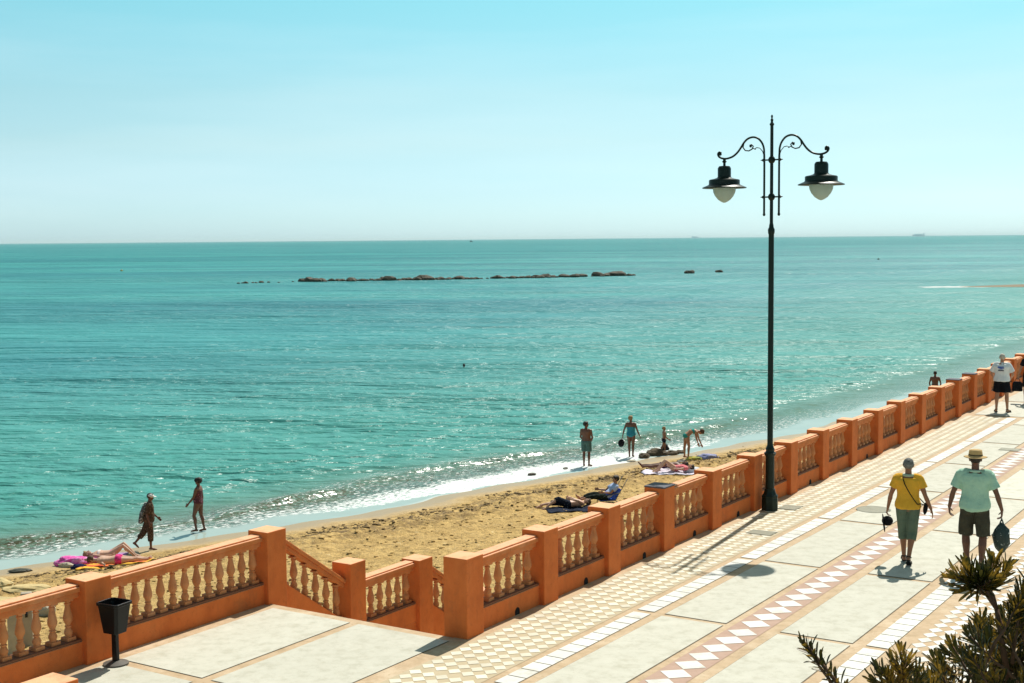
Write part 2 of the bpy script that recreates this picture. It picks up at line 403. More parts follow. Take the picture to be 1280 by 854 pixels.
sea_b = empty('balustrade', P(-3.0, -3.27))
tag(sea_b, 'lower left orange balustrade round the landing, beside the black litter bin', 'balustrade')
BW = -3.27
pillar(sea_b, -3.16, BW, -.02, 1.008, .39); pillar(sea_b, -.06, BW, -.8, 1.008, .38)
pillar(sea_b, -6.9, BW, -.02, 1.008, .39)
bay(sea_b, -2.77, -.06, BW, 13); bay(sea_b, -6.51, -3.16, BW, 15)
attach(sea_b)
stair_b = empty('balustrade', P(.4, -3.27))
tag(stair_b, 'short orange balustrade that slopes down beside the stairs to the beach', 'balustrade')
pillar(stair_b, 1.70, BW, -1.6, .20, .36); pillar(stair_b, 3.41, BW, -1.6, -.10, .36); pillar(stair_b, 5.12, BW, -2.9, -1.0, .36)
def sloped_bay(s0, s1, zs0, zs1, bot):
    def slope_box(w0, w1, za, zb, name, m, bev=.01):
        b = MB(); vs = []
        for t, zc in ((s0, zs0), (s1, zs1)):
            vs.append([P(t, BW+w0, zc+za), P(t, BW+w1, zc+za), P(t, BW+w1, zc+zb), P(t, BW+w0, zc+zb)])
        b.ring_loft(vs); return b.build(name, m, stair_b, bevel=bev, fixn=True)
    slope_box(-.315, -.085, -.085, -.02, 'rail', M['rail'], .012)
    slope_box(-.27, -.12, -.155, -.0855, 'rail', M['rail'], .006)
    b = MB(); vs = []
    for t, zc in ((s0, zs0), (s1, zs1)):
        vs.append([P(t, BW-.30, bot), P(t, BW-.075, bot), P(t, BW-.075, zc-.665), P(t, BW-.30, zc-.665)])
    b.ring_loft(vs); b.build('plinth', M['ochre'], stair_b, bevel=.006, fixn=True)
    for i in range(6):
        t = s0+(s1-s0)*(i+.5)/6; zc = zs0+(zs1-zs0)*(t-s0)/(s1-s0)
        baluster(stair_b, P(t, BW-.19, zc-.665-.02), .53, yaw_at(t))
sloped_bay(.32, 1.70, .90, -.02, -1.6)
sloped_bay(3.77, 5.12, -.20, -1.06, -2.9)
bay(stair_b, 2.06, 3.41, BW, 6, -1.08)
b = MB(); b.box(-.30, -.076, 2.056, 3.414, -1.6, -1.1005, fn=fnP(BW)); b.build('plinth', M['ochre'], stair_b)
attach(stair_b)
# square terracotta pillar at the near side of the landing
qb = MB(); qb.box(-.36, 0, 0, .40, 0, 1.018)
q0 = on_z(66, 840, 1.018); qt, qw = to_tw(q0)
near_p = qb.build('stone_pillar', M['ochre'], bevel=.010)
near_p.location = P(qt-.40, qw+.36); near_p.rotation_euler = (0, 0, yaw_at(qt))
tag(near_p, 'square orange pillar at the lower left corner with only its top showing', 'pillar')

# ------------------------------------------------------------------ manholes and plates
def cover(kind, px, py, a, b_, label, cat='manhole'):
    p = on_z(px, py, .009); mb = MB()
    if kind == 'round':
        mb.lathe([(a, 0), (a, .006), (a*.93, .0065), (a*.92, .004), (a*.1, .004)], 40)
    else:
        mb.box(-a, a, -b_, b_, 0, .005); mb.box(-a*.93, a*.93, -b_*.9, b_*.9, .0052, .008)
    t, w_ = to_tw(p)
    o = mb.build('manhole_cover' if kind == 'round' else 'access_plate', M['plate']); o.location = P(t, w_, .0085); o.rotation_euler = (0, 0, yaw_at(t))
    tag(o, label, cat); return o
cover('round', 1092, 637, .31, 0, 'round grey manhole cover left of the woman in yellow, beside the white tile strip')
#cover('round', 943, 711, .37, 0, 'round dark manhole cover in the white tile strip under the lantern shadow')
cover('rect', 988, 634.5, .17, .22, 'small rectangular metal plate just right of the lamp post base', 'access plate')
cover('rect', 952, 666, .22, .17, 'small rectangular metal plate in front of the lamp post base', 'access plate')
cover('rect', 1262, 562, .22, .20, 'rectangular metal plate in the pavement right of the straw hat', 'access plate')

# ------------------------------------------------------------------ street lamp
LZ = lambda y7: 7.167*(637-(130+y7/3.882))/492      # height from rows of the enlarged view
UX = .0150/3.882
lamp = empty('street_lamp', P(9.55, .19, 0), yaw_at(9.55)-math.radians(6))
tag(lamp, 'tall dark green street lamp with two hanging lanterns beside the balustrade', 'street lamp')
b = MB(); b.lathe([(.155, 0), (.155, .20), (.150, .235), (.155, .25), (.155, .27), (.125, .30), (.105, .36), (.100, .40)], 8); b.build('base', M['lamp'], lamp, bevel=.006)
b = MB(); b.lathe([(.082, .385), (.080, .99), (.082, 1.0), (.105, 1.03), (.112, 1.06), (.085, 1.075), (.075, 1.10), (.085, 1.13), (.070, 1.16), (.055, 1.20), (.052, 1.24), (.050, 5.0), (.049, LZ(625)),
    (.056, LZ(620)), (.062, LZ(610)), (.062, LZ(600)), (.045, LZ(592)), (.040, LZ(580)), (.031, LZ(570)), (.029, LZ(105)), (.040, LZ(103)), (.042, LZ(97)), (.028, LZ(93)), (.020, LZ(88)),
    (.026, LZ(80)), (.026, LZ(76)), (.012, LZ(72)), (.018, LZ(64)), (.020, LZ(60)), (.008, LZ(54))], 18)
b.build('pole', M['lamp'], lamp, smooth=True, sharp=40)
zc1, zc2 = LZ(268), LZ(445)
for zc in (zc1, zc2):
    b = MB(); b.lathe([(.02, -.07), (.045, -.05), (.062, -.02), (.062, .02), (.045, .05), (.02, .07)], 16, (0, 0, zc))
    b.tube([(-.225, 0, zc), (-.20, 0, zc), (-.17, 0, zc), (-.14, 0, zc), (.14, 0, zc), (.17, 0, zc), (.20, 0, zc), (.225, 0, zc)], [.004, .010, .028, .014, .014, .028, .010, .004], 10)
    b.build('crossbar', M['lamp'], lamp, smooth=True)
def arm(sx):
    pts = [(443, 532), (443, 524), (443, 400), (443, 300), (444, 235), (446, 210), (455, 185), (474, 163), (500, 155), (526, 162), (545, 180), (560, 203), (578, 226), (602, 244), (632, 252), (656, 249), (671, 240), (676, 227), (668, 219), (660, 224)]
    f = lambda p: (sx*(p[0]-407)*UX*1.06, 0, LZ(p[1]))
    b = MB(); P3 = [f(p) for p in pts]
    # smooth
    Q = []
    for i in range(len(P3)-1):
        for k in range(4):
            u = k/4; p0 = Vector(P3[max(i-1, 0)]); p1 = Vector(P3[i]); p2 = Vector(P3[i+1]); p3 = Vector(P3[min(i+2, len(P3)-1)])
            Q.append(.5*((2*p1)+(p2-p0)*u+(2*p0-5*p1+4*p2-p3)*u*u+(3*p1-p0-3*p2+p3)*u**3))
    Q.append(Vector(P3[-1])); n = len(Q)
    b.tube(Q, [.020 if i < n*.2 else .0185 for i in range(n)], 10)
    b.ell(f((664, 229)), (.028, 0, 0), (0, .028, 0), (0, 0, .028)); b.ell(f((443, 528)), (.026, 0, 0), (0, .026, 0), (0, 0, .026))
    o = b.build('arm', M['lamp'], lamp, smooth=True)
    b = MB(); S = [(545, 182), (549, 202), (538, 217), (520, 220), (504, 212), (498, 199), (506, 190), (516, 194)]
    b.tube([f(p) for p in S], .012, 8); b.ell(f((511, 198)), (.024, 0, 0), (0, .024, 0), (0, 0, .024))
    b.tube([f(p) for p in [(444, 250), (452, 225), (466, 209), (482, 206), (492, 214)]], [.008]*5, 8)
    b.tube([f((500, 208)), f((486, 214))], .009, 8)
    b.build('scroll', M['lamp'], o, smooth=True)
    return f
def lantern(sx):
    X = sx*(643-407)*UX*1.06; z = LZ
    r = lambda px: px/2*UX*1.02
    root_pts = [(r(14), z(252)), (r(14), z(262)), (r(24), z(266)), (r(12), z(272)), (r(12), z(286)), (r(48), z(288)), (r(56), z(293)), (r(62), z(300)), (r(62), z(340)), (r(70), z(345)), (r(100), z(350)), (r(138), z(354)), (r(144), z(358)), (r(144), z(376)), (r(150), z(380)), (r(205), z(392)), (r(207), z(396)), (r(200), z(397)), (r(120), z(390)), (r(110), z(386))]
    b = MB(); b.lathe(root_pts, 28, (X, 0, 0)); o = b.build('lantern', M['lamp'], lamp, smooth=True, sharp=38)
    g = MB(); g.lathe([(r(106), z(389)), (r(107), z(400)), (r(102), z(416)), (r(86), z(434)), (r(58), z(452)), (r(30), z(462)), (r(7), z(467))], 28, (X, 0, 0))
    g.build('globe', M['globe'], o, smooth=True)
gm = mat('lamp_globe', (.74, .84, .80), (.68, .80, .75), rough=.2, spec=.5, trans=.75); M['globe'] = gm
for sx in (-1, 1): arm(sx); lantern(sx)
# ------------------------------------------------------------------ litter bin
bp_ = on_z(145, 831, 0); bt, bw_ = to_tw(bp_)
lb = empty('litter_bin', P(bt, bw_, .008), yaw_at(bt)+math.radians(6)); tag(lb, 'black tapered litter bin on a post beside the left balustrade', 'litter bin')
b = MB(); b.lathe([(.15, 0), (.15, .018), (.11, .03), (.05, .045)], 28); b.build('base', M['binbase'], lb, smooth=True, sharp=30)
b = MB(); b.box(-.036, .036, -.026, .026, .035, .42); b.build('post', M['bin'], lb, bevel=.006)
def rect(hx, hy, z, c=.03):
    pts = []
    for sx, sy in ((1, 1), (-1, 1), (-1, -1), (1, -1)):
        order = [(c, 0), (0, c)] if sx*sy < 0 else [(0, c), (c, 0)]
        for ox, oy in order: pts.append((sx*(hx-ox), sy*(hy-oy), z))
    return pts
b = MB(); b.ring_loft([rect(.098, .085, .385), rect(.115, .10, .39), rect(.155, .135, .72), rect(.168, .148, .725), rect(.168, .148, .757), rect(.150, .130, .757), rect(.148, .128, .72), rect(.105, .09, .41)])
b.build('bucket', M['bin'], lb, bevel=.004, fixn=True)

# ------------------------------------------------------------------ beach and sea, both in the (t, w) frame
SEA = -3.74
WS = [(-14, -29.0), (0, -24.3), (8.95, -21.5), (10.3, -20.75), (12.1, -20.1), (13.2, -19.85), (15.7, -19.1), (17, -18.6), (18.5, -17.75), (21.2, -17.05), (23.4, -17.2), (25.7, -16.33), (27.4, -15.85), (29.2, -15.6), (31.7, -14.8), (36.5, -13.35), (40.8, -12.0), (44.4, -11.1), (48, -10.9), (54, -10.2), (59, -9.6), (65, -9.0), (73, -8.6), (82, -8.1), (90, -7.8), (120, -7.0)]
def ws_raw(t):
    if t <= WS[0][0]: return WS[0][1]
    for (a, x), (b, y) in zip(WS[:-1], WS[1:]):
        if t <= b: return x+(y-x)*(t-a)/(b-a)
    return WS[-1][1]
def ws(t): return (ws_raw(t-1.2)+2*ws_raw(t)+ws_raw(t+1.2))/4 + .12*math.sin(t*.9) + .08*math.sin(t*2.3+1)
def fnoise(x, y, z=0.0): return noise.noise(Vector((x, y, z)))
def sand_z(t, w_, rough=True):
    s = w_-ws(t)
    if s < 0: z = SEA+.01+.055*s
    else:
        z = SEA+.01+.075*min(s, 3.2)+.02*max(0, s-3.2)
        z += .10*math.exp(-((s-3.4)/.8)**2)
    if rough and s > .3:
        k = min(1, (s-.3)/2.0)
        x, y = t*1.0, w_
        z += k*(.045*fnoise(x*1.7, y*1.7)+.085*abs(fnoise(x*2.9+5, y*2.9, 3))-.03+.06*fnoise(x*.35, y*.35, 9))
        kb = math.exp(-((s-3.3)/1.1)**2)
        z += kb*.13*fnoise(x*2.4, y*2.4, 7)
    return z
def geomsteps(a, step, ratio, end, sgn=1):
    out = []; x = a; d = step
    while abs(x) < abs(end) or (sgn > 0 and x < end) or (sgn < 0 and x > end):
        d *= ratio; x += sgn*d; out.append(x)
        if len(out) > 400: break
    return out
tg = [-13.9+.155*i for i in range(int((95+13.9)/.155))]
b = MB(); b.v = []; NR = 122
attr_s = []
for t in tg:
    w0 = ws(t)-9; w1 = -.25
    for j in range(NR):
        u = j/(NR-1); w_ = w0+(w1-w0)*u
        b.v.append(tuple(P(t, w_, sand_z(t, w_)))); attr_s.append(w_-ws(t))
for i in range(len(tg)-1):
    for j in range(NR-1):
        a = i*NR+j; b.f.append((a, a+NR, a+NR+1, a+1)); b.mi.append(0); b.col.append(0)
def node_mat(name):
    m = bpy.data.materials.new(name); m.use_nodes = True; return m, m.node_tree, m.node_tree.nodes['Principled BSDF']
def N(t, kind, **kw):
    n = t.nodes.new(kind)
    for k, v in kw.items(): setattr(n, k, v)
    return n
def noise_n(t, vec, scale, detail=5, rough=.55, dist=0.0):
    n = N(t, 'ShaderNodeTexNoise'); n.inputs['Scale'].default_value = scale; n.inputs['Detail'].default_value = detail
    n.inputs['Roughness'].default_value = rough; n.inputs['Distortion'].default_value = dist; t.links.new(vec, n.inputs['Vector']); return n.outputs['Fac']
def maprange(t, v, a, b_, c, d, clamp=True, smooth=False):
    n = N(t, 'ShaderNodeMapRange'); n.clamp = clamp
    if smooth: n.interpolation_type = 'SMOOTHSTEP'
    for i, x in enumerate((a, b_, c, d)): n.inputs[i+1].default_value = x
    t.links.new(v, n.inputs[0]); return n.outputs[0]
def mixc(t, fac, a, b_):
    n = N(t, 'ShaderNodeMix', data_type='RGBA')
    for sck, v in ((n.inputs[6], a), (n.inputs[7], b_)):
        if isinstance(v, tuple): sck.default_value = (v[0], v[1], v[2], 1)
        else: t.links.new(v, sck)
    if isinstance(fac, float): n.inputs[0].default_value = fac
    else: t.links.new(fac, n.inputs[0])
    return n.outputs[2]
def math_n(t, op, a, b_=None):
    n = N(t, 'ShaderNodeMath', operation=op)
    for i, v in enumerate((a, b_)):
        if v is None: continue
        if isinstance(v, (int, float)): n.inputs[i].default_value = v
        else: t.links.new(v, n.inputs[i])
    return n.outputs[0]
def scaled(t, vec, sc_):
    n = N(t, 'ShaderNodeMapping'); n.inputs['Scale'].default_value = sc_; t.links.new(vec, n.inputs[0]); return n.outputs[0]
# sand
m, t_, bs = node_mat('beach_sand'); geo = N(t_, 'ShaderNodeNewGeometry').outputs['Position']
sA = N(t_, 'ShaderNodeAttribute', attribute_name='shore').outputs['Fac']
base = mixc(t_, maprange(t_, noise_n(t_, geo, 2.2, 8, .8), .38, .60, 0, 1), (.70, .47, .175), (.50, .32, .11))
base = mixc(t_, maprange(t_, noise_n(t_, geo, 4.5, 7, .85), .48, .60, 0, .9), base, (.30, .19, .065))
base = mixc(t_, maprange(t_, noise_n(t_, geo, 45, 3, .7), .56, .66, 0, .7), base, (.26, .17, .08))
base = mixc(t_, maprange(t_, noise_n(t_, geo, 5.5, 5, .7), .60, .72, 0, .8), base, (.80, .64, .36))
deb = math_n(t_, 'MULTIPLY', maprange(t_, noise_n(t_, geo, 2.2, 7, .8), .46, .56, 0, 1), math_n(t_, 'MULTIPLY', maprange(t_, sA, 1.2, 2.2, 0, 1), maprange(t_, sA, 3.0, 4.6, 1, 0)))
base = mixc(t_, math_n(t_, 'MULTIPLY', deb, .75), base, (.13, .085, .045))
wet = maprange(t_, math_n(t_, 'ADD', sA, math_n(t_, 'MULTIPLY', noise_n(t_, geo, 1.1, 4), 1.2)), 1.1, 2.1, 1, 0)
base = mixc(t_, wet, base, (.34, .255, .145)); t_.links.new(base, bs.inputs['Base Color'])
t_.links.new(maprange(t_, wet, 0, 1, .92, .45), bs.inputs['Roughness'])
bp1 = N(t_, 'ShaderNodeBump'); bp1.inputs['Distance'].default_value = .14
t_.links.new(maprange(t_, wet, 0, 1, .9, .03), bp1.inputs['Strength'])
hh = math_n(t_, 'ADD', noise_n(t_, geo, 4.5, 7, .7), math_n(t_, 'MULTIPLY', noise_n(t_, geo, 22, 4, .7), .35))
t_.links.new(hh, bp1.inputs['Height']); t_.links.new(bp1.outputs[0], bs.inputs['Normal'])
bs.inputs['Specular IOR Level'].default_value = .25
sand = b.build('beach_sand', m, smooth=True); tag(sand, kind='structure')
a_ = sand.data.attributes.new('shore', 'FLOAT', 'POINT'); a_.data.foreach_set('value', attr_s)

# seaweed, shells and clods strewn over the sand: too many to count
def strew(name, n, band, rmin, rmax, m, seed, label_kind='stuff'):
    rs = random.Random(seed); mb = MB(); ph = (1+5**.5)/2
    iv = [Vector(v).normalized() for v in ((-1, ph, 0), (1, ph, 0), (-1, -ph, 0), (1, -ph, 0), (0, -1, ph), (0, 1, ph), (0, -1, -ph), (0, 1, -ph), (ph, 0, -1), (ph, 0, 1), (-ph, 0, -1), (-ph, 0, 1))]
    fi = [(0, 11, 5), (0, 5, 1), (0, 1, 7), (0, 7, 10), (0, 10, 11), (1, 5, 9), (5, 11, 4), (11, 10, 2), (10, 7, 6), (7, 1, 8), (3, 9, 4), (3, 4, 2), (3, 2, 6), (3, 6, 8), (3, 8, 9), (4, 9, 5), (2, 4, 11), (6, 2, 10), (8, 6, 7), (9, 8, 1)]
    k = 0
    while k < n:
        t = rs.uniform(4, 62); wsh = ws(t)
        if band:
            s_ = rs.gauss(2.3, .55); dens = noise.noise(Vector((t*.55, s_*.8, 3)))
            if s_ < 1.2 or dens < .02+.2*rs.random(): 
                if rs.random() > .04: k += .02; continue
        else: s_ = 1.6+rs.random()*(-wsh-2.2)
        if s_ > -wsh-.6: continue
        w_ = wsh+s_; r = rmin+(rmax-rmin)*rs.random()**2.5; sx, sy, sz = rs.uniform(.8, 2.0), rs.uniform(.6, 1.2), rs.uniform(.3, .6); a = rs.uniform(0, PI)
        c = P(t, w_, sand_z(t, w_)+r*sz*.25); ca, sn = math.cos(a), math.sin(a)
        vs = []
        for v in iv:
            j = rs.uniform(.7, 1.25); x, y, z = v.x*r*sx*j, v.y*r*sy*j, v.z*r*sz*j; vs.append((c.x+x*ca-y*sn, c.y+x*sn+y*ca, c.z+z))
        mb.add(vs, fi); k += 1
    return tag(mb.build(name, m, smooth=True), kind='stuff')
strew('seaweed_debris', 2500, True, .025, .075, mat('wrack_line', (.24, .155, .065), (.10, .066, .03), rough=.9, scale=5, space='World'), 21)
strew('sand_clods', 7500, False, .03, .07, mat('sand_clod', (.50, .33, .12), (.36, .23, .085), rough=.95, scale=2, space='World'), 22)  # clods coloured darker than the sand to stand in for footprint shade
# water
m, t_, bs = node_mat('sea_water'); geo = N(t_, 'ShaderNodeNewGeometry').outputs['Position']
sA = N(t_, 'ShaderNodeAttribute', attribute_name='shore').outputs['Fac']     # metres offshore
tA = N(t_, 'ShaderNodeAttribute', attribute_name='along').outputs['Fac']
comb = N(t_, 'ShaderNodeCombineXYZ'); t_.links.new(tA, comb.inputs[0]); t_.links.new(sA, comb.inputs[1]); ts_ = comb.outputs[0]
patch = noise_n(t_, scaled(t_, geo, (.012, .030, .01)), 1.0, 4, .6)
patch2 = noise_n(t_, scaled(t_, geo, (.0012, .010, .01)), 1.0, 5, .62)
deep = mixc(t_, maprange(t_, patch, .35, .65, 0, 1), (.030, .205, .210), (.052, .295, .282))
deep = mixc(t_, maprange(t_, patch2, .42, .62, 0, .6), deep, (.008, .115, .150))
mid = mixc(t_, maprange(t_, sA, 12, 60, 0, 1), (.055, .250, .210), deep)
shal = mixc(t_, maprange(t_, sA, 2.2, 9, 0, 1, smooth=True), (.115, .20, .145), mid)
wob0 = math_n(t_, 'MULTIPLY', math_n(t_, 'SUBTRACT', noise_n(t_, scaled(t_, ts_, (.35, 0, 0)), 1.0, 3), .5), 2.2)
sW0 = math_n(t_, 'ADD', sA, wob0)
churn = maprange(t_, noise_n(t_, scaled(t_, ts_, (1, 1.6, 1)), 5.0, 4, .7), .42, .58, 0, 1)
shal = mixc(t_, math_n(t_, 'MULTIPLY', math_n(t_, 'MULTIPLY', churn, maprange(t_, tA, 38, 50, 1, .1)), maprange(t_, sW0, 5.2, 3.2, 0, 1)), shal, (.070, .060, .030))
film = mixc(t_, maprange(t_, sW0, 1.2, 1.8, 0, 1, smooth=True), (.33, .40, .36), shal)
# foam
fn1 = noise_n(t_, scaled(t_, ts_, (1.0, 1.7, 1)), 4.2, 7, .78, .4)
fn2 = noise_n(t_, scaled(t_, ts_, (.25, .6, 1)), 1.0, 3, .5)
wide = math_n(t_, 'MULTIPLY', maprange(t_, tA, 17, 26, 0, 1), maprange(t_, tA, 33, 41, 1, 0))     # the surf is wider to the right of the stairs
wob = math_n(t_, 'MULTIPLY', math_n(t_, 'SUBTRACT', noise_n(t_, scaled(t_, ts_, (.35, 0, 0)), 1.0, 3), .5), 2.2)
sW = math_n(t_, 'ADD', math_n(t_, 'ADD', sA, wob), math_n(t_, 'MULTIPLY', wide, 1.1))
in0 = maprange(t_, sW, 1.1, 1.5, 0, 1)
solid = math_n(t_, 'MULTIPLY', in0, math_n(t_, 'SUBTRACT', 1, maprange(t_, math_n(t_, 'SUBTRACT', sW, math_n(t_, 'MULTIPLY', wide, .7)), 2.1, 2.9, 0, 1)))
lace = math_n(t_, 'MULTIPLY', in0, math_n(t_, 'SUBTRACT', 1, maprange(t_, math_n(t_, 'SUBTRACT', sW, math_n(t_, 'MULTIPLY', wide, 3.2)), 3.2, 5.2, 0, 1)))
thr = math_n(t_, 'SUBTRACT', math_n(t_, 'SUBTRACT', .74, math_n(t_, 'MULTIPLY', lace, .19)), math_n(t_, 'MULTIPLY', solid, math_n(t_, 'ADD', .04, math_n(t_, 'MULTIPLY', wide, .12))))
foam = maprange(t_, math_n(t_, 'SUBTRACT', fn1, thr), 0, .06, 0, 1)
edge = math_n(t_, 'MULTIPLY', maprange(t_, sA, .0, .12, 0, 1), maprange(t_, sA, .16, .38, 1, 0))
foam = math_n(t_, 'MAXIMUM', foam, math_n(t_, 'MULTIPLY', math_n(t_, 'MULTIPLY', edge, wide), maprange(t_, fn2, .45, .6, 0, .9)))
foam = math_n(t_, 'MULTIPLY', math_n(t_, 'MULTIPLY', foam, maprange(t_, sA, 9.5, 10.5, 1, 0)), maprange(t_, tA, 40, 56, 1, .25))
# painted sun glitter and surf right of the breakwater, breaking water round the sandbar
sepg = N(t_, 'ShaderNodeSeparateXYZ'); t_.links.new(geo, sepg.inputs[0]); gx, gy = sepg.outputs[0], sepg.outputs[1]
def line_mask(x0, y0, x1, y1, wid, fade=6):
    L_ = math.hypot(x1-x0, y1-y0); ux, uy = (x1-x0)/L_, (y1-y0)/L_
    dx = math_n(t_, 'SUBTRACT', gx, x0); dy = math_n(t_, 'SUBTRACT', gy, y0)
    al = math_n(t_, 'ADD', math_n(t_, 'MULTIPLY', dx, ux), math_n(t_, 'MULTIPLY', dy, uy))
    pe = math_n(t_, 'ABSOLUTE', math_n(t_, 'ADD', math_n(t_, 'MULTIPLY', dx, -uy), math_n(t_, 'MULTIPLY', dy, ux)))
    k = math_n(t_, 'MULTIPLY', maprange(t_, al, -fade, fade, 0, 1), maprange(t_, al, L_-fade, L_+fade, 1, 0))
    return math_n(t_, 'MULTIPLY', k, maprange(t_, pe, wid*.3, wid, 1, 0))
fn3 = noise_n(t_, scaled(t_, geo, (.30, .30, .3)), 1.0, 6, .75)
far1 = math_n(t_, 'MAXIMUM', line_mask(48, 327, 150, 400, 9), line_mask(60, 322, 200, 345, 26))
foam_glitter = maprange(t_, math_n(t_, 'SUBTRACT', fn3, math_n(t_, 'SUBTRACT', .80, math_n(t_, 'MULTIPLY', far1, .22))), 0, .05, 0, .85)
bar = line_mask(64, 229.5, 160, 233, 7, 8)
foamb = maprange(t_, math_n(t_, 'SUBTRACT', fn3, math_n(t_, 'SUBTRACT', .92, math_n(t_, 'MULTIPLY', bar, .55))), 0, .1, 0, .95)
bw_l = line_mask(-60, 287, 30, 305, 7, 4)
foamw = maprange(t_, math_n(t_, 'SUBTRACT', fn3, math_n(t_, 'SUBTRACT', .82, math_n(t_, 'MULTIPLY', bw_l, .22))), 0, .05, 0, .8)
foam = math_n(t_, 'MAXIMUM', foam, math_n(t_, 'MAXIMUM', foam_glitter, math_n(t_, 'MAXIMUM', foamb, foamw)))
col = mixc(t_, foam, film, (.70, .72, .70)); t_.links.new(col, bs.inputs['Base Color'])
t_.links.new(math_n(t_, 'ADD', maprange(t_, sA, .5, 7, .05, .30), math_n(t_, 'MULTIPLY', foam, .6)), bs.inputs['Roughness'])
bs.inputs['Specular IOR Level'].default_value = .5
calm = maprange(t_, sA, 1.2, 9.0, .04, 1.0, smooth=True)
gust = maprange(t_, noise_n(t_, scaled(t_, geo, (.006, .022, .01)), 1.0, 4, .6), .35, .65, .65, 1.15)
h1 = noise_n(t_, scaled(t_, geo, (1.0, 1.45, 1)), 1.1, 4, .52, .4)
h2 = noise_n(t_, scaled(t_, geo, (.16, .42, 1)), 1.0, 4, .55, .3)
h3 = noise_n(t_, scaled(t_, geo, (.04, .11, 1)), 1.0, 4, .5)
hsum = math_n(t_, 'ADD', math_n(t_, 'ADD', math_n(t_, 'MULTIPLY', h1, .46), math_n(t_, 'MULTIPLY', h2, 1.9)), math_n(t_, 'MULTIPLY', h3, 5.0))
bpw = N(t_, 'ShaderNodeBump'); bpw.inputs['Distance'].default_value = 1.0
t_.links.new(math_n(t_, 'MULTIPLY', calm, gust), bpw.inputs['Strength']); t_.links.new(hsum, bpw.inputs['Height'])
t_.links.new(bpw.outputs[0], bs.inputs['Normal'])
dif = N(t_, 'ShaderNodeBsdfDiffuse'); t_.links.new(col, dif.inputs[0]); t_.links.new(bpw.outputs[0], dif.inputs['Normal'])
bs.inputs['IOR'].default_value = 1.333
fac = math_n(t_, 'MULTIPLY', math_n(t_, 'SUBTRACT', 1, foam), maprange(t_, sA, 60, 400, .60, .38))
ms_ = N(t_, 'ShaderNodeMixShader'); t_.links.new(fac, ms_.inputs[0]); t_.links.new(dif.outputs[0], ms_.inputs[1]); t_.links.new(bs.outputs[0], ms_.inputs[2])
t_.links.new(ms_.outputs[0], t_.nodes['Material Output'].inputs[0])
MW = m
tnear = [-6+.16*i for i in range(int(86/.16))]
tlist = [x for x in reversed(geomsteps(-6, .16, 1.22, -70000, -1))]+tnear+geomsteps(tnear[-1], .16, 1.22, 70000, 1)
slist = [.0]+[.13*i for i in range(1, 110)]
slist = slist+geomsteps(slist[-1], .13, 1.10, 70000, 1)
b = MB(); sa = []; ta = []; nS = len(slist)
for t in tlist:
    wb = ws(max(-13.9, min(119, t)))
    for s in slist:
        z = SEA
        if s < 24 and -8 < t < 84:
            k = min(1, max(0, (s-.8)/5)); k2 = max(0, min(1, (24-s)/8))
            z += k2*k*(.050*fnoise(t*.55, s*.9)+.028*fnoise(t*1.6, s*2.2, 4))
            off = 2.9+.9*fnoise(t*.16, 2.2)+(1.3 if t > 24 else max(0, (t-18)/6*1.3))
            amp = (.16+.15*fnoise(t*.22, 8.0))*max(0, 1-max(0, (t-44)/20))
            u = s-off
            z += max(0, amp)*(math.exp(-(u/.28)**2) if u < 0 else math.exp(-(u/.8)**2))*(.8+.5*fnoise(t*1.3, s))
            off2 = off+4.6+.8*fnoise(t*.1, 5); u = s-off2
            z += .07*math.exp(-(u/.9)**2)*max(0, .6+fnoise(t*.15, 12))
            if s < .01: z -= .0
        b.v.append(tuple(P(t, wb-s, z))); sa.append(s); ta.append(max(-500, min(500, t)))
for i in range(len(tlist)-1):
    for j in range(nS-1):
        a = i*nS+j; b.f.append((a, a+1, a+nS+1, a+nS)); b.mi.append(0); b.col.append(0)
sea = b.build('sea_water', MW, smooth=True); tag(sea, kind='structure')
a_ = sea.data.attributes.new('shore', 'FLOAT', 'POINT'); a_.data.foreach_set('value', sa)
a_ = sea.data.attributes.new('along', 'FLOAT', 'POINT'); a_.data.foreach_set('value', ta)

# sandbar far to the right
b = MB(); nb = 40; ringsb = []
for i in range(nb+1):
    u = i/nb; x = 72+95*u; hw = 5.5*min(1, u*5)**.6; yc = 229+4*u+1.2*math.sin(u*9)
    ringsb.append([(x, yc+hw*math.cos(a), SEA-.15+(.55*min(1, u*4)**.7)*max(0, math.sin(a))) for a in [PI*k/8 for k in range(9)]])
vs = [p for r in ringsb for p in r]; fs = [(i*9+j, i*9+j+1, (i+1)*9+j+1, (i+1)*9+j) for i in range(nb) for j in range(8)]
b.add(vs, fs); M['bar'] = mat('sandbar_sand', (.20, .15, .08), (.15, .11, .055), rough=.8, scale=.4, bump=.3, space='World')
tag(b.build('sandbar', M['bar'], smooth=True, fixn=True), kind='structure')

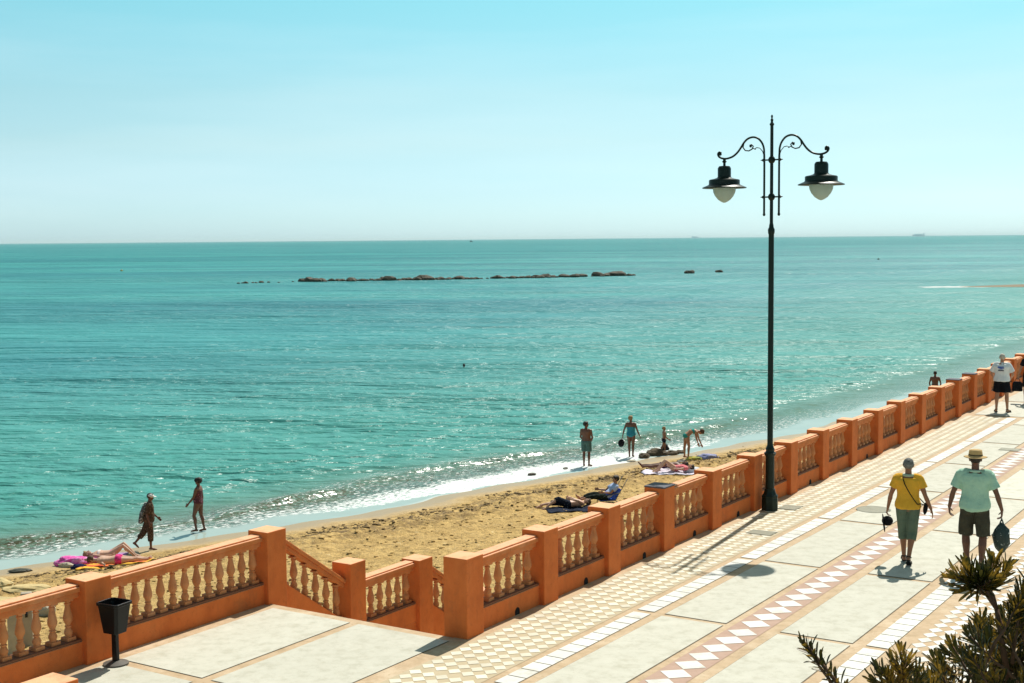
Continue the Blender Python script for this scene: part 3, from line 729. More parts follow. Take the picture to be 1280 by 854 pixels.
# ------------------------------------------------------------------ rocks
M['searock'] = mat('sea_rock', (.028, .024, .014), (.085, .068, .038), rough=.75, scale=1.4, bump=.9, bscale=3, bdist=.2)
M['sandrock'] = mat('sandy_rock', (.60, .46, .22), (.42, .32, .15), rough=.9, scale=3, bump=.7, bscale=9, bdist=.04)
def rock(name, loc, r, m, seed, sq=(1, .8, .6), parent=None, sub=3):
    bm = bmesh.new(); bmesh.ops.create_icosphere(bm, subdivisions=sub, radius=1.0)
    for v in bm.verts:
        n0 = v.co.copy(); f = 1+.38*noise.noise(n0*1.1+Vector((seed*3.1, 0, seed)))+.16*noise.noise(n0*2.7+Vector((0, seed, 5)))
        q = Vector((round(n0.x*2.2)/2.2, round(n0.y*2.2)/2.2, round(n0.z*2.2)/2.2))
        v.co = (n0*.6+q*.4)*f*r; v.co.x *= sq[0]; v.co.y *= sq[1]; v.co.z *= sq[2]
    me = bpy.data.meshes.new(name); bm.to_mesh(me); bm.free(); me.materials.append(m)
    o = bpy.data.objects.new(name, me); C.objects.link(o); o.location = loc; o.rotation_euler = (0, 0, seed*1.7)
    if parent: o.parent = parent
    return o
def line_y(x):
    pts = [(298, 354.5), (380, 352.3), (600, 348.8), (735, 346), (792, 344.5), (900, 340.5)]
    for (a, p), (c_, q) in zip(pts[:-1], pts[1:]):
        if x <= c_: return p+(q-p)*(x-a)/(c_-a)
    return pts[-1][1]
bwk = empty('breakwater', on_z(550, 349.5, SEA)); tag(bwk, 'long low breakwater of dark boulders out in the sea, parallel to the horizon', 'breakwater')
rr = random.Random(4); xs = []
x = 299
while x < 792:
    if x < 330: hs, st_ = rr.uniform(.35, .5), rr.uniform(4.5, 7)
    elif x < 367: x += 3; continue_ = True; hs, st_ = .3, 12
    elif 600 < x < 614 or 733 < x < 746: hs, st_ = .3, 7
    else: hs, st_ = rr.choice([.5, .6, .7, .85, 1.15]), rr.uniform(4.0, 6.5)
    if 366 < x < 400 or 472 < x < 500 or 520 < x < 535 or 745 < x < 775: hs *= 1.35
    hs *= rr.uniform(.6, 1.15); xs.append((x, hs)); x += st_
xs = xs[:98]
for k, (x, hs) in enumerate(xs):
    p = on_z(x, line_y(x), SEA)
    rock('boulder', p-bwk.location+Vector((0, rr.uniform(-2, 2), .02+hs*.05)), hs*1.0, M['searock'], rr.uniform(0, 50), (1.3, 1.1, .70), bwk, 2)
for x, hs, lab in ((862, 1.0, 'dark rock alone in the sea, the nearer to the breakwater of two single rocks'), (899, .85, 'dark rock alone in the sea just left of the lamp post')):
    o = rock('rock', on_z(x, line_y(x), SEA), hs*1.0, M['searock'], rr.uniform(0, 50), (1.3, 1, .8)); tag(o, lab, 'rock', 'single rocks in the sea')
def on_sand(px, py, dz=0.0):
    z = -3.4
    for _ in range(12):
        p = on_z(px, py, z); t, w_ = to_tw(p); z = max(sand_z(t, w_, False), SEA) if w_-ws(t) > -14 else SEA
    p = on_z(px, py, z); t, w_ = to_tw(p); z2 = sand_z(t, w_) if w_-ws(t) > 0 else z
    return Vector((p.x, p.y, max(z2, SEA-.02 if w_ < ws(t) else -9)+dz))
for px, py, r, mm, sq, lab in (
    (805, 572, .27, 'rock', (1.2, .8, .5), 'brown rock at the water edge, below the woman in blue'),
    (821, 569, .33, 'rock', (1.2, .8, .55), 'brown rock at the water edge, the middle one of a row'),
    (840, 568, .28, 'rock', (1.2, .9, .45), 'brown rock at the feet of the boy on the shore'),
    (851, 566, .18, 'rock', (1.2, .9, .5), 'small dark rock left of the bending woman'),
    (789, 577, .13, 'palerock', (1.3, .9, .4), 'small grey stone on the wet sand below the woman in blue'),
    (665, 594, .13, 'wetrock', (1.3, .9, .5), 'small dark stone at the edge of the foam, left of the man in shorts'),
    (707, 586, .10, 'wetrock', (1.5, .9, .35), 'flat dark stone near the feet of the man in shorts'),
    (852, 577, .18, 'wetrock', (1.5, .9, .35), 'flat dark stone right of the row of brown rocks'),
    (2, 731, .30, 'sandrock', (1.2, .8, .5), 'pale rock on the sand at the left edge'),
    (36, 736, .34, 'sandrock', (1.9, .8, .30), 'long low pale rock on the sand above the left railing'),
    (12, 755, .42, 'sandrock', (1.8, 1.0, .22), 'broad flat pale rock just above the left railing'),
    (52, 766, .30, 'palerock', (1.1, .8, .8), 'small whitish rock seen between the left balusters'),
    (82, 708, .17, 'palerock', (1.5, .8, .6), 'small pale stone beside the pink cloth')):
    o = rock('rock', on_sand(px, py, r*sq[2]*.3), r, M[mm], rr.uniform(0, 50), sq); tag(o, lab, 'rock', 'rocks on the beach')
M['wrack'] = mat('dark_seaweed', (.030, .034, .022), (.06, .055, .035), rough=.55, scale=12, bump=.8, bscale=30)
o = rock('seaweed_clump', on_sand(25, 715, .03), .19, M['wrack'], 3.3, (1.6, .7, .25)); o.rotation_euler = (0, 0, .1); tag(o, 'dark flat heap of seaweed on the sand at the left', 'seaweed')
# pale concrete posts behind the left railing
for px, py, hh_, lab in ((18, 800, .95, 'pale concrete post behind the left balusters, the nearer to the edge'), (35, 790, 1.1, 'grey concrete post behind the left balusters, with a dark tap')):
    pp = on_sand(px, py+18); b = MB(); b.box(-.11, .11, -.09, .09, -.1, hh_)
    o = b.build('concrete_post', M['palerock'] if px == 18 else M['conc'], bevel=.02); o.location = pp; o.rotation_euler = (0, 0, .3); tag(o, lab, 'post')
    if px == 35:
        b = MB(); b.tube([(0, -.10, .70), (0, -.17, .70), (0, -.19, .62)], .028, 10); b.build('tap', M['bin'], o, smooth=True)
# ------------------------------------------------------------------ ships, boat, buoys
M['ship'] = mat('haze_pale_ship', (.80, .86, .88), (.76, .82, .85), rough=.7)  # hull colour is paled to imitate distance haze
M['boat'] = mat('dark_boat_paint', (.03, .10, .11), rough=.5)
def ship(px, Yd, Ls, H_, lab, flip=1):
    p = at_depth(px, 300, Yd); p.z = SEA
    o = empty('cargo_ship', p); tag(o, lab, 'ship')
    b = MB(); hl = Ls/2
    prof = [(-hl, .75), (-hl*.9, 1), (hl*.75, 1), (hl*.93, .6), (hl, .1)]
    b.ring_loft([[(flip*x, wv*Ls*.07, 0), (flip*x, -wv*Ls*.07, 0), (flip*x, -wv*Ls*.075, H_*.5), (flip*x, wv*Ls*.075, H_*.5)] for x, wv in prof]); b.build('hull', M['ship'], o, fixn=True)
    b = MB(); b.box(-hl*.7, hl*.6, -Ls*.06, Ls*.06, H_*.5, H_*.78); b.build('cargo', M['ship'], o)
    xx = -hl*.86*flip; b = MB(); b.box(xx-Ls*.05, xx+Ls*.05, -Ls*.06, Ls*.06, H_*.5, H_*1.0); b.box(xx-Ls*.015, xx+Ls*.015, -Ls*.02, Ls*.02, H_*1.0, H_*1.3); b.build('bridge', M['ship'], o)
ship(1148, 14000, 128, 30, 'pale cargo ship on the horizon at the far right', -1)
ship(869, 16000, 80, 24, 'faint pale ship on the horizon just left of the lamp post', 1)
p = at_depth(589, 301.5, 4200); p.z = SEA; bo = empty('boat', p); tag(bo, 'tiny dark boat just below the horizon, near the middle', 'boat')
b = MB(); b.ring_loft([[(x, wv*1.2, .8), (x, -wv*1.2, .8), (x, -wv*1.6, 3.0), (x, wv*1.6, 3.0)] for x, wv in ((-4.5, .8), (0, 1), (3, .8), (5, .05))]); b.build('hull', M['boat'], bo, fixn=True)
b = MB(); b.box(-2.5, 1, -1, 1, 2.9, 5.0); b.build('cabin', M['boat'], bo)
M['buoy'] = mat('dark_buoy', (.05, .05, .02), rough=.5); M['buoyy'] = mat('yellow_buoy', (.35, .28, .05), rough=.5)
for px, py, mm, lab in ((152, 339, 'buoyy', 'small yellowish buoy floating in the sea at the left'), (1098, 324.5, 'buoy', 'small dark buoy floating beyond the breakwater at the right')):
    b = MB(); r_ = .42; b.lathe([(.1, -.5*r_), (r_, -.3*r_), (r_*1.05, 0), (r_, .4*r_), (.45*r_, .8*r_), (.2*r_, 1.2*r_), (.05*r_, 1.25*r_)], 14)
    o = b.build('buoy', M[mm], smooth=True); o.location = on_z(px, py, SEA); tag(o, lab, 'buoy', 'buoys in the sea')

# ------------------------------------------------------------------ sea air between here and the horizon
b = MB(); b.box(-85000, 85000, -85000, 85000, -9.0, 70.0)
hz = bpy.data.materials.new('haze_air'); hz.use_nodes = True; t_ = hz.node_tree; t_.nodes.clear()
pvn = t_.nodes.new('ShaderNodeVolumePrincipled'); pvn.inputs['Density'].default_value = 3.2e-5; pvn.inputs['Color'].default_value = (.78, .95, .97, 1); pvn.inputs['Anisotropy'].default_value = .2
oo = t_.nodes.new('ShaderNodeOutputMaterial'); t_.links.new(pvn.outputs[0], oo.inputs['Volume'])
tag(b.build('haze', hz), kind='stuff')

# ------------------------------------------------------------------ people
def skin(name, c): return mat(name, c, tuple(x*.85 for x in c), rough=.5, scale=12, spec=.35)
SK_TAN = skin('tanned_skin', (.30, .135, .070)); SK_MID = skin('mid_skin', (.42, .21, .12)); SK_FAIR = skin('fair_skin', (.60, .36, .25)); SK_DARK = skin('dark_tanned_skin', (.16, .070, .040))
def cloth(name, c, c2=None, **k):
    k.setdefault('scale', 7); return mat(name, c, c2 or tuple(x*.85 for x in c), rough=.9, bump=.8, bscale=9, spec=.10, bdist=.05, **k)
HAIRM = {'grey': mat('grey_hair', (.055, .055, .045), (.24, .235, .21), rough=.75, scale=30, bump=.6, bscale=90), 'dark': mat('dark_hair', (.018, .014, .010), (.035, .025, .018), rough=.6, scale=30, bump=.6, bscale=90),
         'blond': mat('light_hair', (.34, .23, .11), (.22, .14, .06), rough=.7, scale=30, bump=.6, bscale=90), 'brown': mat('brown_hair', (.07, .04, .02), (.12, .07, .035), rough=.7, scale=30, bump=.6, bscale=90),
         'white': mat('white_hair', (.55, .50, .42), (.30, .26, .20), rough=.7, scale=30, bump=.6, bscale=90)}
M['eye'] = mat('eye', (.02, .015, .01), rough=.2); M['lip'] = mat('lip', (.28, .09, .06), rough=.5)
def V(*a): return Vector(a)
def solidify_union(mb, name, m, parent, voxel, smooth=2, fold=0.0, fseed=0.0, fscale=(9, 9, 2.2)):
    """melt overlapping pieces into one continuous skin"""
    me = mb.mesh('tmp'); bm = bmesh.new(); bm.from_mesh(me); bmesh.ops.recalc_face_normals(bm, faces=bm.faces); bm.to_mesh(me); bm.free()
    o = bpy.data.objects.new('tmp', me); C.objects.link(o)
    r = o.modifiers.new('r', 'REMESH'); r.mode = 'VOXEL'; r.voxel_size = voxel
    if smooth:
        s_ = o.modifiers.new('s', 'SMOOTH'); s_.iterations = smooth; s_.factor = .5
    dg = bpy.context.evaluated_depsgraph_get(); nm = bpy.data.meshes.new_from_object(o.evaluated_get(dg))
    bpy.data.objects.remove(o); bpy.data.meshes.remove(me)
    if fold:
        ns = [v.normal.copy() for v in nm.vertices]
        for v, n_ in zip(nm.vertices, ns):
            q = v.co; v.co = q + n_*fold*(noise.noise(Vector((q.x*fscale[0]+fseed, q.y*fscale[1], q.z*fscale[2])))+.5*noise.noise(Vector((q.x*20+fseed, q.y*20, q.z*7))))
    nm.name = name; nm.materials.clear(); nm.materials.append(m); nm.polygons.foreach_set('use_smooth', [True]*len(nm.polygons))
    ob = bpy.data.objects.new(name, nm); C.objects.link(ob); ob.parent = parent; return ob
TORSO = [(-.13, .040, .050, 0), (-.06, .078, .060, -.004), (0, .090, .064, -.006), (.12, .090, .060, -.003), (.30, .078, .052, .002), (.45, .078, .053, .003), (.60, .086, .058, .004), (.75, .097, .060, .002), (.87, .104, .052, -.002), (.95, .078, .040, -.004), (1.03, .036, .032, 0)]
def interp(tab, u):
    if u <= tab[0][0]: return tab[0][1:]
    for a, b in zip(tab[:-1], tab[1:]):
        if u <= b[0]:
            k = (u-a[0])/(b[0]-a[0]); return tuple(x+(y-x)*k for x, y in zip(a[1:], b[1:]))
    return tab[-1][1:]
class Human:
    def __init__(s, H, pose, build=1.0, belly=0.0, sh=1.0, child=False):
        s.H = H; s.build = build; s.belly = belly; s.sh = sh
        g = lambda k, d: pose.get(k, d)
        s.td = V(*g('torso', (0, 0, 1))).normalized(); s.front = V(*g('front', (0, 1, 0)))
        s.front = (s.front-s.td*s.front.dot(s.td)).normalized(); s.side = s.front.cross(s.td).normalized()   # to the figure's right
        s.upper = V(*g('upper', tuple(s.td))).normalized()     # direction of the upper half of the torso (bent back)
        s.pelvis = V(0, 0, 0); TL = .295*H
        s.mid = s.pelvis+s.td*TL*.5; s.neck = s.mid+s.upper*TL*.5
        s.ufront = (s.front-s.upper*s.front.dot(s.upper)).normalized(); s.uside = s.ufront.cross(s.upper).normalized()
        s.TL = TL
        hs = 1.12 if child else 1.0
        s.hs = hs
        s.hd = V(*g('head', tuple(s.upper))).normalized(); s.face = V(*g('face', tuple(s.front))); s.face = (s.face-s.hd*s.face.dot(s.hd)).normalized(); s.hside = s.face.cross(s.hd).normalized()
        s.hc = s.neck+s.hd*(.098*H)
        s.J = {}
        for sd, sg in (('L', -1), ('R', 1)):
            hip = s.pelvis+s.side*(.050*H*sg)
            sp = s.neck - s.upper*(.028*H)+s.uside*(.100*H*s.sh*sg)
            th = V(*g('thigh'+sd, (.03*sg, 0, -1))).normalized(); shn = V(*g('shin'+sd, (0, -.02, -1))).normalized(); ft = V(*g('foot'+sd, (.12*sg, 1, -.12))).normalized()
            ua = V(*g('uarm'+sd, (.22*sg, 0, -1))).normalized(); fa = V(*g('farm'+sd, (.08*sg, .12, -1))).normalized(); hd_ = V(*g('hand'+sd, tuple(fa))).normalized()
            kn = hip+th*.245*H; an = kn+shn*.243*H
            el = sp+ua*.168*H; wr = el+fa*.140*H
            s.J[sd] = dict(hip=hip, knee=kn, ankle=an, foot=ft, shoulder=sp, elbow=el, wrist=wr, hand=hd_, thd=th, shd=shn)
        s.curl = {'L': g('curlL', .45), 'R': g('curlR', .45)}
        s.palm = {'L': g('palmL', None), 'R': g('palmR', None)}
        lows = [s.J[k]['ankle'].z-.045*H for k in 'LR']
        s.ground = min(lows+[min(s.foot_pts(k)[-1].z for k in 'LR')-.010*H])
    def shift(s, dv):
        s.pelvis += dv; s.mid += dv; s.neck += dv; s.hc += dv
        for k in 'LR':
            for q in ('hip', 'knee', 'ankle', 'shoulder', 'elbow', 'wrist'): s.J[k][q] = s.J[k][q]+dv
    def foot_pts(s, k):
        j = s.J[k]; f = j['foot']; up = -(j['shd']-f*j['shd'].dot(f)); up = up.normalized() if up.length > .1 else V(0, 0, 1)
        a = j['ankle']; H = s.H
        heel = a-up*.026*H-f*.020*H; return [heel, a-up*.022*H+f*.025*H, a-up*.030*H+f*.070*H, a-up*.033*H+f*.100*H], up
    def foot_pts(s, k):
        j = s.J[k]; f = j['foot']; up = -(j['shd']-f*j['shd'].dot(f)); up = up.normalized() if up.length > .1 else V(0, 0, 1)
        a = j['ankle']; H = s.H
        return [a-up*.026*H-f*.018*H, a-up*.020*H+f*.025*H, a-up*.028*H+f*.070*H, a-up*.032*H+f*.100*H]
    def spine(s, u):
        if u <= .5: return s.pelvis+s.td*(s.TL*u), s.td, s.side, s.front
        k = min(1, (u-.5)/.25); d = (s.td*(1-k)+s.upper*k).normalized(); fr = (s.front*(1-k)+s.ufront*k); fr = (fr-d*fr.dot(d)).normalized()
        return s.mid+s.upper*(s.TL*(u-.5)), d, fr.cross(d).normalized(), fr
    def torso(s, mb, u0=-.13, u1=1.03, add=0.0, flare=0.0, n=20, step=.06):
        us = [u0]; u = u0+step*.6
        while u < u1-step*.5: us.append(u); u += step
        us.append(u1); rings = []
        for u in us:
            w_, d_, off = interp(TORSO, u); c, dr, sd, fr = s.spine(u)
            w_ *= s.build if u < .7 else 1+(s.build-1)*.6; 
            if u > .7: w_ *= s.sh if u < .97 else 1
            d_ *= 1+(s.build-1)*.8; bl = s.belly*math.exp(-((u-.28)/.25)**2)
            fl = flare*max(0, (.55-u))/.6
            rx = w_*s.H+add+fl+bl*.35*s.H; ry = d_*s.H+add+fl+bl*.5*s.H
            cc = c+fr*(off*s.H+bl*.5*s.H)
            ring = []
            for i in range(n):
                a = 2*PI*i/n; ca, sa_ = math.cos(a), math.sin(a)
                e = .82; ring.append(cc+sd*(rx*math.copysign(abs(ca)**e, ca))+fr*(ry*math.copysign(abs(sa_)**e, sa_)))
            rings.append(ring)
        mb.ring_loft(rings)
    def hand(s, mb, k):
        j = s.J[k]; H = s.H; h = j['hand']; w_ = j['wrist']
        sg = -1 if k == 'L' else 1
        pn = s.palm[k]; pn = V(*pn) if pn else -s.uside*sg      # palm faces the thigh
        pn = (pn-h*pn.dot(h)).normalized(); across = h.cross(pn).normalized()
        fwd = s.ufront
        if across.dot(fwd) < 0: across = -across                 # thumb side forward
        L_ = .108*H; pl = L_*.50
        rings = []
        for f_, wx, th in ((-.1, .30, .20), (.15, .38, .19), (.6, .48, .17), (1.0, .46, .14)):
            c = w_+h*(pl*f_); rings.append([c+across*(wx*pl*.9*math.cos(2*PI*i/10))+pn*(th*pl*math.sin(2*PI*i/10)) for i in range(10)])
        mb.ring_loft(rings)
        cu = s.curl[k]
        for i, (off, ln) in enumerate(((.33, .42), (.11, .47), (-.11, .44), (-.32, .35))):
            b0 = w_+h*(pl*.9)+across*(off*pl); d = h.copy(); pts = [b0-h*pl*.25, b0]; 
            for q in range(3):
                ang = cu*(.55+.4*q); d = (d*math.cos(ang)+pn*math.sin(ang)).normalized()
                b0 = b0+d*(L_*ln*(.45, .32, .23)[q]); pts.append(b0)
            mb.capsule(pts, [.0056*H, .0056*H, .0052*H, .0048*H, .0042*H], 8)
        t0 = w_+h*(pl*.25)+across*(.30*pl); d = (across*.75+h*.65+pn*.25).normalized(); p1 = t0+d*L_*.20; d2 = (across*.15+h*.9+pn*(.3+cu*.5)).normalized(); p2 = p1+d2*L_*.17
        mb.capsule([t0, p1, p2, p2+d2*L_*.10], [.0075*H, .0068*H, .006*H, .005*H], 8)
    def limb_r(s): return (.055*s.build**.5, .050, .034, .036, .022)
    def body(s, m, parent, voxel=.010):
        mb = MB(); H = s.H; s.torso(mb)
        for k, sg in (('L', -1), ('R', 1)):
            j = s.J[k]; q = lambda a, b, f: a+(b-a)*f
            bk = s.front*(-.010*H)
            mb.capsule([j['hip']+s.td*.02*H, q(j['hip'], j['knee'], .30), q(j['hip'], j['knee'], .7), j['knee'], q(j['knee'], j['ankle'], .28)+bk, q(j['knee'], j['ankle'], .65), j['ankle']],
                       [.054*H*s.build**.7, .052*H*s.build**.5, .041*H, .032*H, .034*H, .024*H, .0195*H], 14)
            mb.capsule([j['hip']-s.front*.016*H+s.side*(sg*.002*H), j['hip']-s.front*.020*H-s.td*.022*H], [.050*H*s.build**.6, .048*H*s.build**.6], 12)
            fp = s.foot_pts(k); mb.capsule(fp, [.018*H, .021*H, .019*H, .013*H], 10)
            mb.capsule([j['ankle'], fp[0]], [.019*H, .017*H], 10)
            sh_ = j['shoulder']; mb.capsule([q(sh_, s.neck, .35), sh_, q(sh_, j['elbow'], .35), q(sh_, j['elbow'], .8), j['elbow'], q(j['elbow'], j['wrist'], .28), q(j['elbow'], j['wrist'], .75), j['wrist']],
                       [.030*H, .032*H*s.build**.4, .028*H*s.build**.4, .0225*H, .0205*H, .0225*H, .0165*H, .0145*H], 12)
            s.hand(mb, k)
        # neck and head
        mb.capsule([s.neck-s.upper*.02*H, s.neck+s.hd*.055*H], [.034*H, .030*H], 12)
        mb.capsule([s.neck-s.upper*.03*H+s.uside*.06*H, s.neck+s.hd*.01*H, s.neck-s.upper*.03*H-s.uside*.06*H], [.022*H, .030*H, .022*H], 10)
        h = H*s.hs
        mb.ell(s.hc+s.hd*.012*h-s.face*.006*h, s.hside*.044*h, s.face*.054*h, s.hd*.052*h, 18, 12)
        mb.ell(s.hc-s.hd*.022*h+s.face*.014*h, s.hside*.034*h, s.face*.036*h, s.hd*.042*h, 14, 9)
        mb.capsule([s.hc+s.hd*.006*h+s.face*.046*h, s.hc-s.hd*.016*h+s.face*.060*h], [.006*h, .009*h], 8)         # nose
        mb.capsule([s.hc-s.hd*.040*h+s.face*.044*h, s.hc-s.hd*.048*h+s.face*.040*h], [.011*h, .011*h], 8)         # chin
        mb.capsule([s.hc+s.hd*.016*h+s.face*.044*h+s.hside*.018*h, s.hc+s.hd*.016*h+s.face*.044*h-s.hside*.018*h], [.009*h, .009*h], 8)   # brow
        for sg in (-1, 1):
            mb.capsule([s.hc+s.hside*(sg*.045*h)-s.hd*.012*h, s.hc+s.hside*(sg*.048*h)+s.hd*.010*h-s.face*.004*h], [.006*h, .008*h], 8)
        o = solidify_union(mb, 'body', m, parent, voxel, 2)
        e = MB()
        for sg in (-1, 1): e.ell(s.hc+s.hd*.003*h+s.face*.0475*h+s.hside*(sg*.017*h), s.hside*.006*h, s.face*.0045*h, s.hd*.0035*h, 8, 5)
        e.build('eyes', M['eye'], o, smooth=True)
        l = MB(); l.capsule([s.hc-s.hd*.030*h+s.face*.0495*h-s.hside*.011*h, s.hc-s.hd*.030*h+s.face*.0525*h, s.hc-s.hd*.030*h+s.face*.0495*h+s.hside*.011*h], [.0022*h, .004*h, .0022*h], 6); l.build('mouth', M['lip'], o, smooth=True)
        return o
    def shirt(s, m, parent, u0=-.02, u1=.97, sleeve=.62, add=.012, flare=.02, name='shirt', voxel=.010, fold=.006, arms=True, neck=True):
        mb = MB(); H = s.H; s.torso(mb, u0, u1, add, flare)
        if arms:
            for k in 'LR':
                j = s.J[k]; q = lambda f: j['shoulder']+(j['elbow']-j['shoulder'])*f
                r = .034*H*s.build**.4+add*.6
                mb.capsule([j['shoulder']+(s.neck-j['shoulder'])*.45, j['shoulder']], [r*.95, r*1.04], 14)
                mb.tube([j['shoulder'], q(sleeve*.5), q(sleeve)], [r*1.04, r*1.06, r*1.14], 14)
                if sleeve > 1:
                    w_ = j['elbow']+(j['wrist']-j['elbow'])*(sleeve-1); mb.capsule([q(.9), j['elbow'], w_], [r*.95, r*.9, r*.9], 12)
        if neck: mb.tube([s.neck-s.upper*.035*H, s.neck+s.hd*.016*H], [.050*H, .041*H], 14)
        return solidify_union(mb, name, m, parent, voxel, 2, fold, random.uniform(0, 30))
    def shorts(s, m, parent, leg=.75, u1=.16, add=.012, flare=.012, name='shorts', voxel=.010, fold=.006):
        mb = MB(); H = s.H; s.torso(mb, -.10, u1, add, 0)
        for k in 'LR':
            j = s.J[k]; r = .056*H*s.build**.6+add
            pts = []; rad = []
            for f in (0, .25, .5, .75, 1.0):
                g_ = leg*f
                if g_ <= 1: p = j['hip']+(j['knee']-j['hip'])*g_; rr_ = r*(1-.25*min(1, g_))
                else: p = j['knee']+(j['ankle']-j['knee'])*(g_-1); rr_ = r*.75-.008*H*(g_-1)*2
                pts.append(p); rad.append(rr_+flare*f)
            mb.tube(pts, rad, 16)
            mb.capsule([j['hip']-s.front*.016*H, j['hip']-s.front*.020*H-s.td*.022*H], [.050*H*s.build**.6+add]*2, 12)
        return solidify_union(mb, name, m, parent, voxel, 2, fold, random.uniform(0, 30))
    def hair(s, m, parent, long=0.0, bun=False, puff=1.0, name='hair'):
        mb = MB(); h = s.H*s.hs
        c = s.hc+s.hd*.016*h-s.face*.010*h
        rings = []; n = 18
        for k in range(9):
            a = -PI*.20-long*.5+(PI/2+PI*.20+long*.5)*k/8.5; ring = []
            for i in range(n):
                th = 2*PI*i/n; fx = math.sin(th)     # +1 towards the face
                lift = max(0, fx)**1.5*.034*h if a < .35 else max(0, fx)**1.5*.034*h*max(0, 1-(a-.35)/.5)
                jit = 1+.05*noise.noise(Vector((th*3, a*6, s.H*7)))
                ring.append(c+s.hside*(.0485*h*puff*math.cos(a)*math.cos(th)*jit)+s.face*(.0555*h*puff*math.cos(a)*fx*jit)+s.hd*(.0545*h*puff*math.sin(a)*jit+lift))
            rings.append(ring)
        mb.ring_loft(rings)
        if bun: mb.ell(s.hc+s.hd*.045*h-s.face*.045*h, s.hside*.024*h, s.face*.024*h, s.hd*.024*h)
        return mb.build(name, m, parent, smooth=True, fixn=True)
    def place(s, root_off=None):
        s.shift(V(0, 0, -s.ground))
def person(name_label, loc, rz, H, pose, skin_m, group=None, lie=None, voxel=.011, **kw):
    h = Human(H, pose, **kw)
    if lie is None: h.place()
    else: h.shift(V(0, 0, lie))
    root = empty('person', loc, rz); tag(root, name_label, 'person', group)
    h.root = root; h.bodyo = h.body(skin_m, root, voxel); return h
def sandal(h, m, k):
    fp = h.foot_pts(k); f = h.J[k]['foot']; mb = MB()
    dn = -V(0, 0, 1); up = -(h.J[k]['shd']-f*h.J[k]['shd'].dot(f)).normalized(); H = h.H
    pts = [fp[0]-f*.012*H, fp[1], fp[2], fp[3]+f*.016*H]
    rings = []
    for p, wd in zip(pts, (.020, .023, .027, .016)):
        sd = f.cross(up).normalized(); c = p-up*.017*H
        rings.append([c+sd*wd*H+up*.006*H, c-sd*wd*H+up*.006*H, c-sd*wd*H-up*.004*H, c+sd*wd*H-up*.004*H])
    mb.ring_loft(rings)
    mb.tube([fp[2]+f.cross(up).normalized()*a*.026*H+up*b_*H for a, b_ in ((-1, -.012), (-.8, .010), (0, .020), (.8, .010), (1, -.012))], .006*H, 6)
    mb.tube([h.J[k]['ankle']+(f*math.cos(a)+f.cross(up)*math.sin(a))*.023*H for a in [i*PI/4 for i in range(9)]], .005*H, 6)
    mb.build('sandal', m, h.root, smooth=False, fixn=True)
def tw_loc(px, py, z=.008): 
    p = on_z(px, py, z); return p
BLACK = cloth('black_cloth', (.012, .012, .014)); 
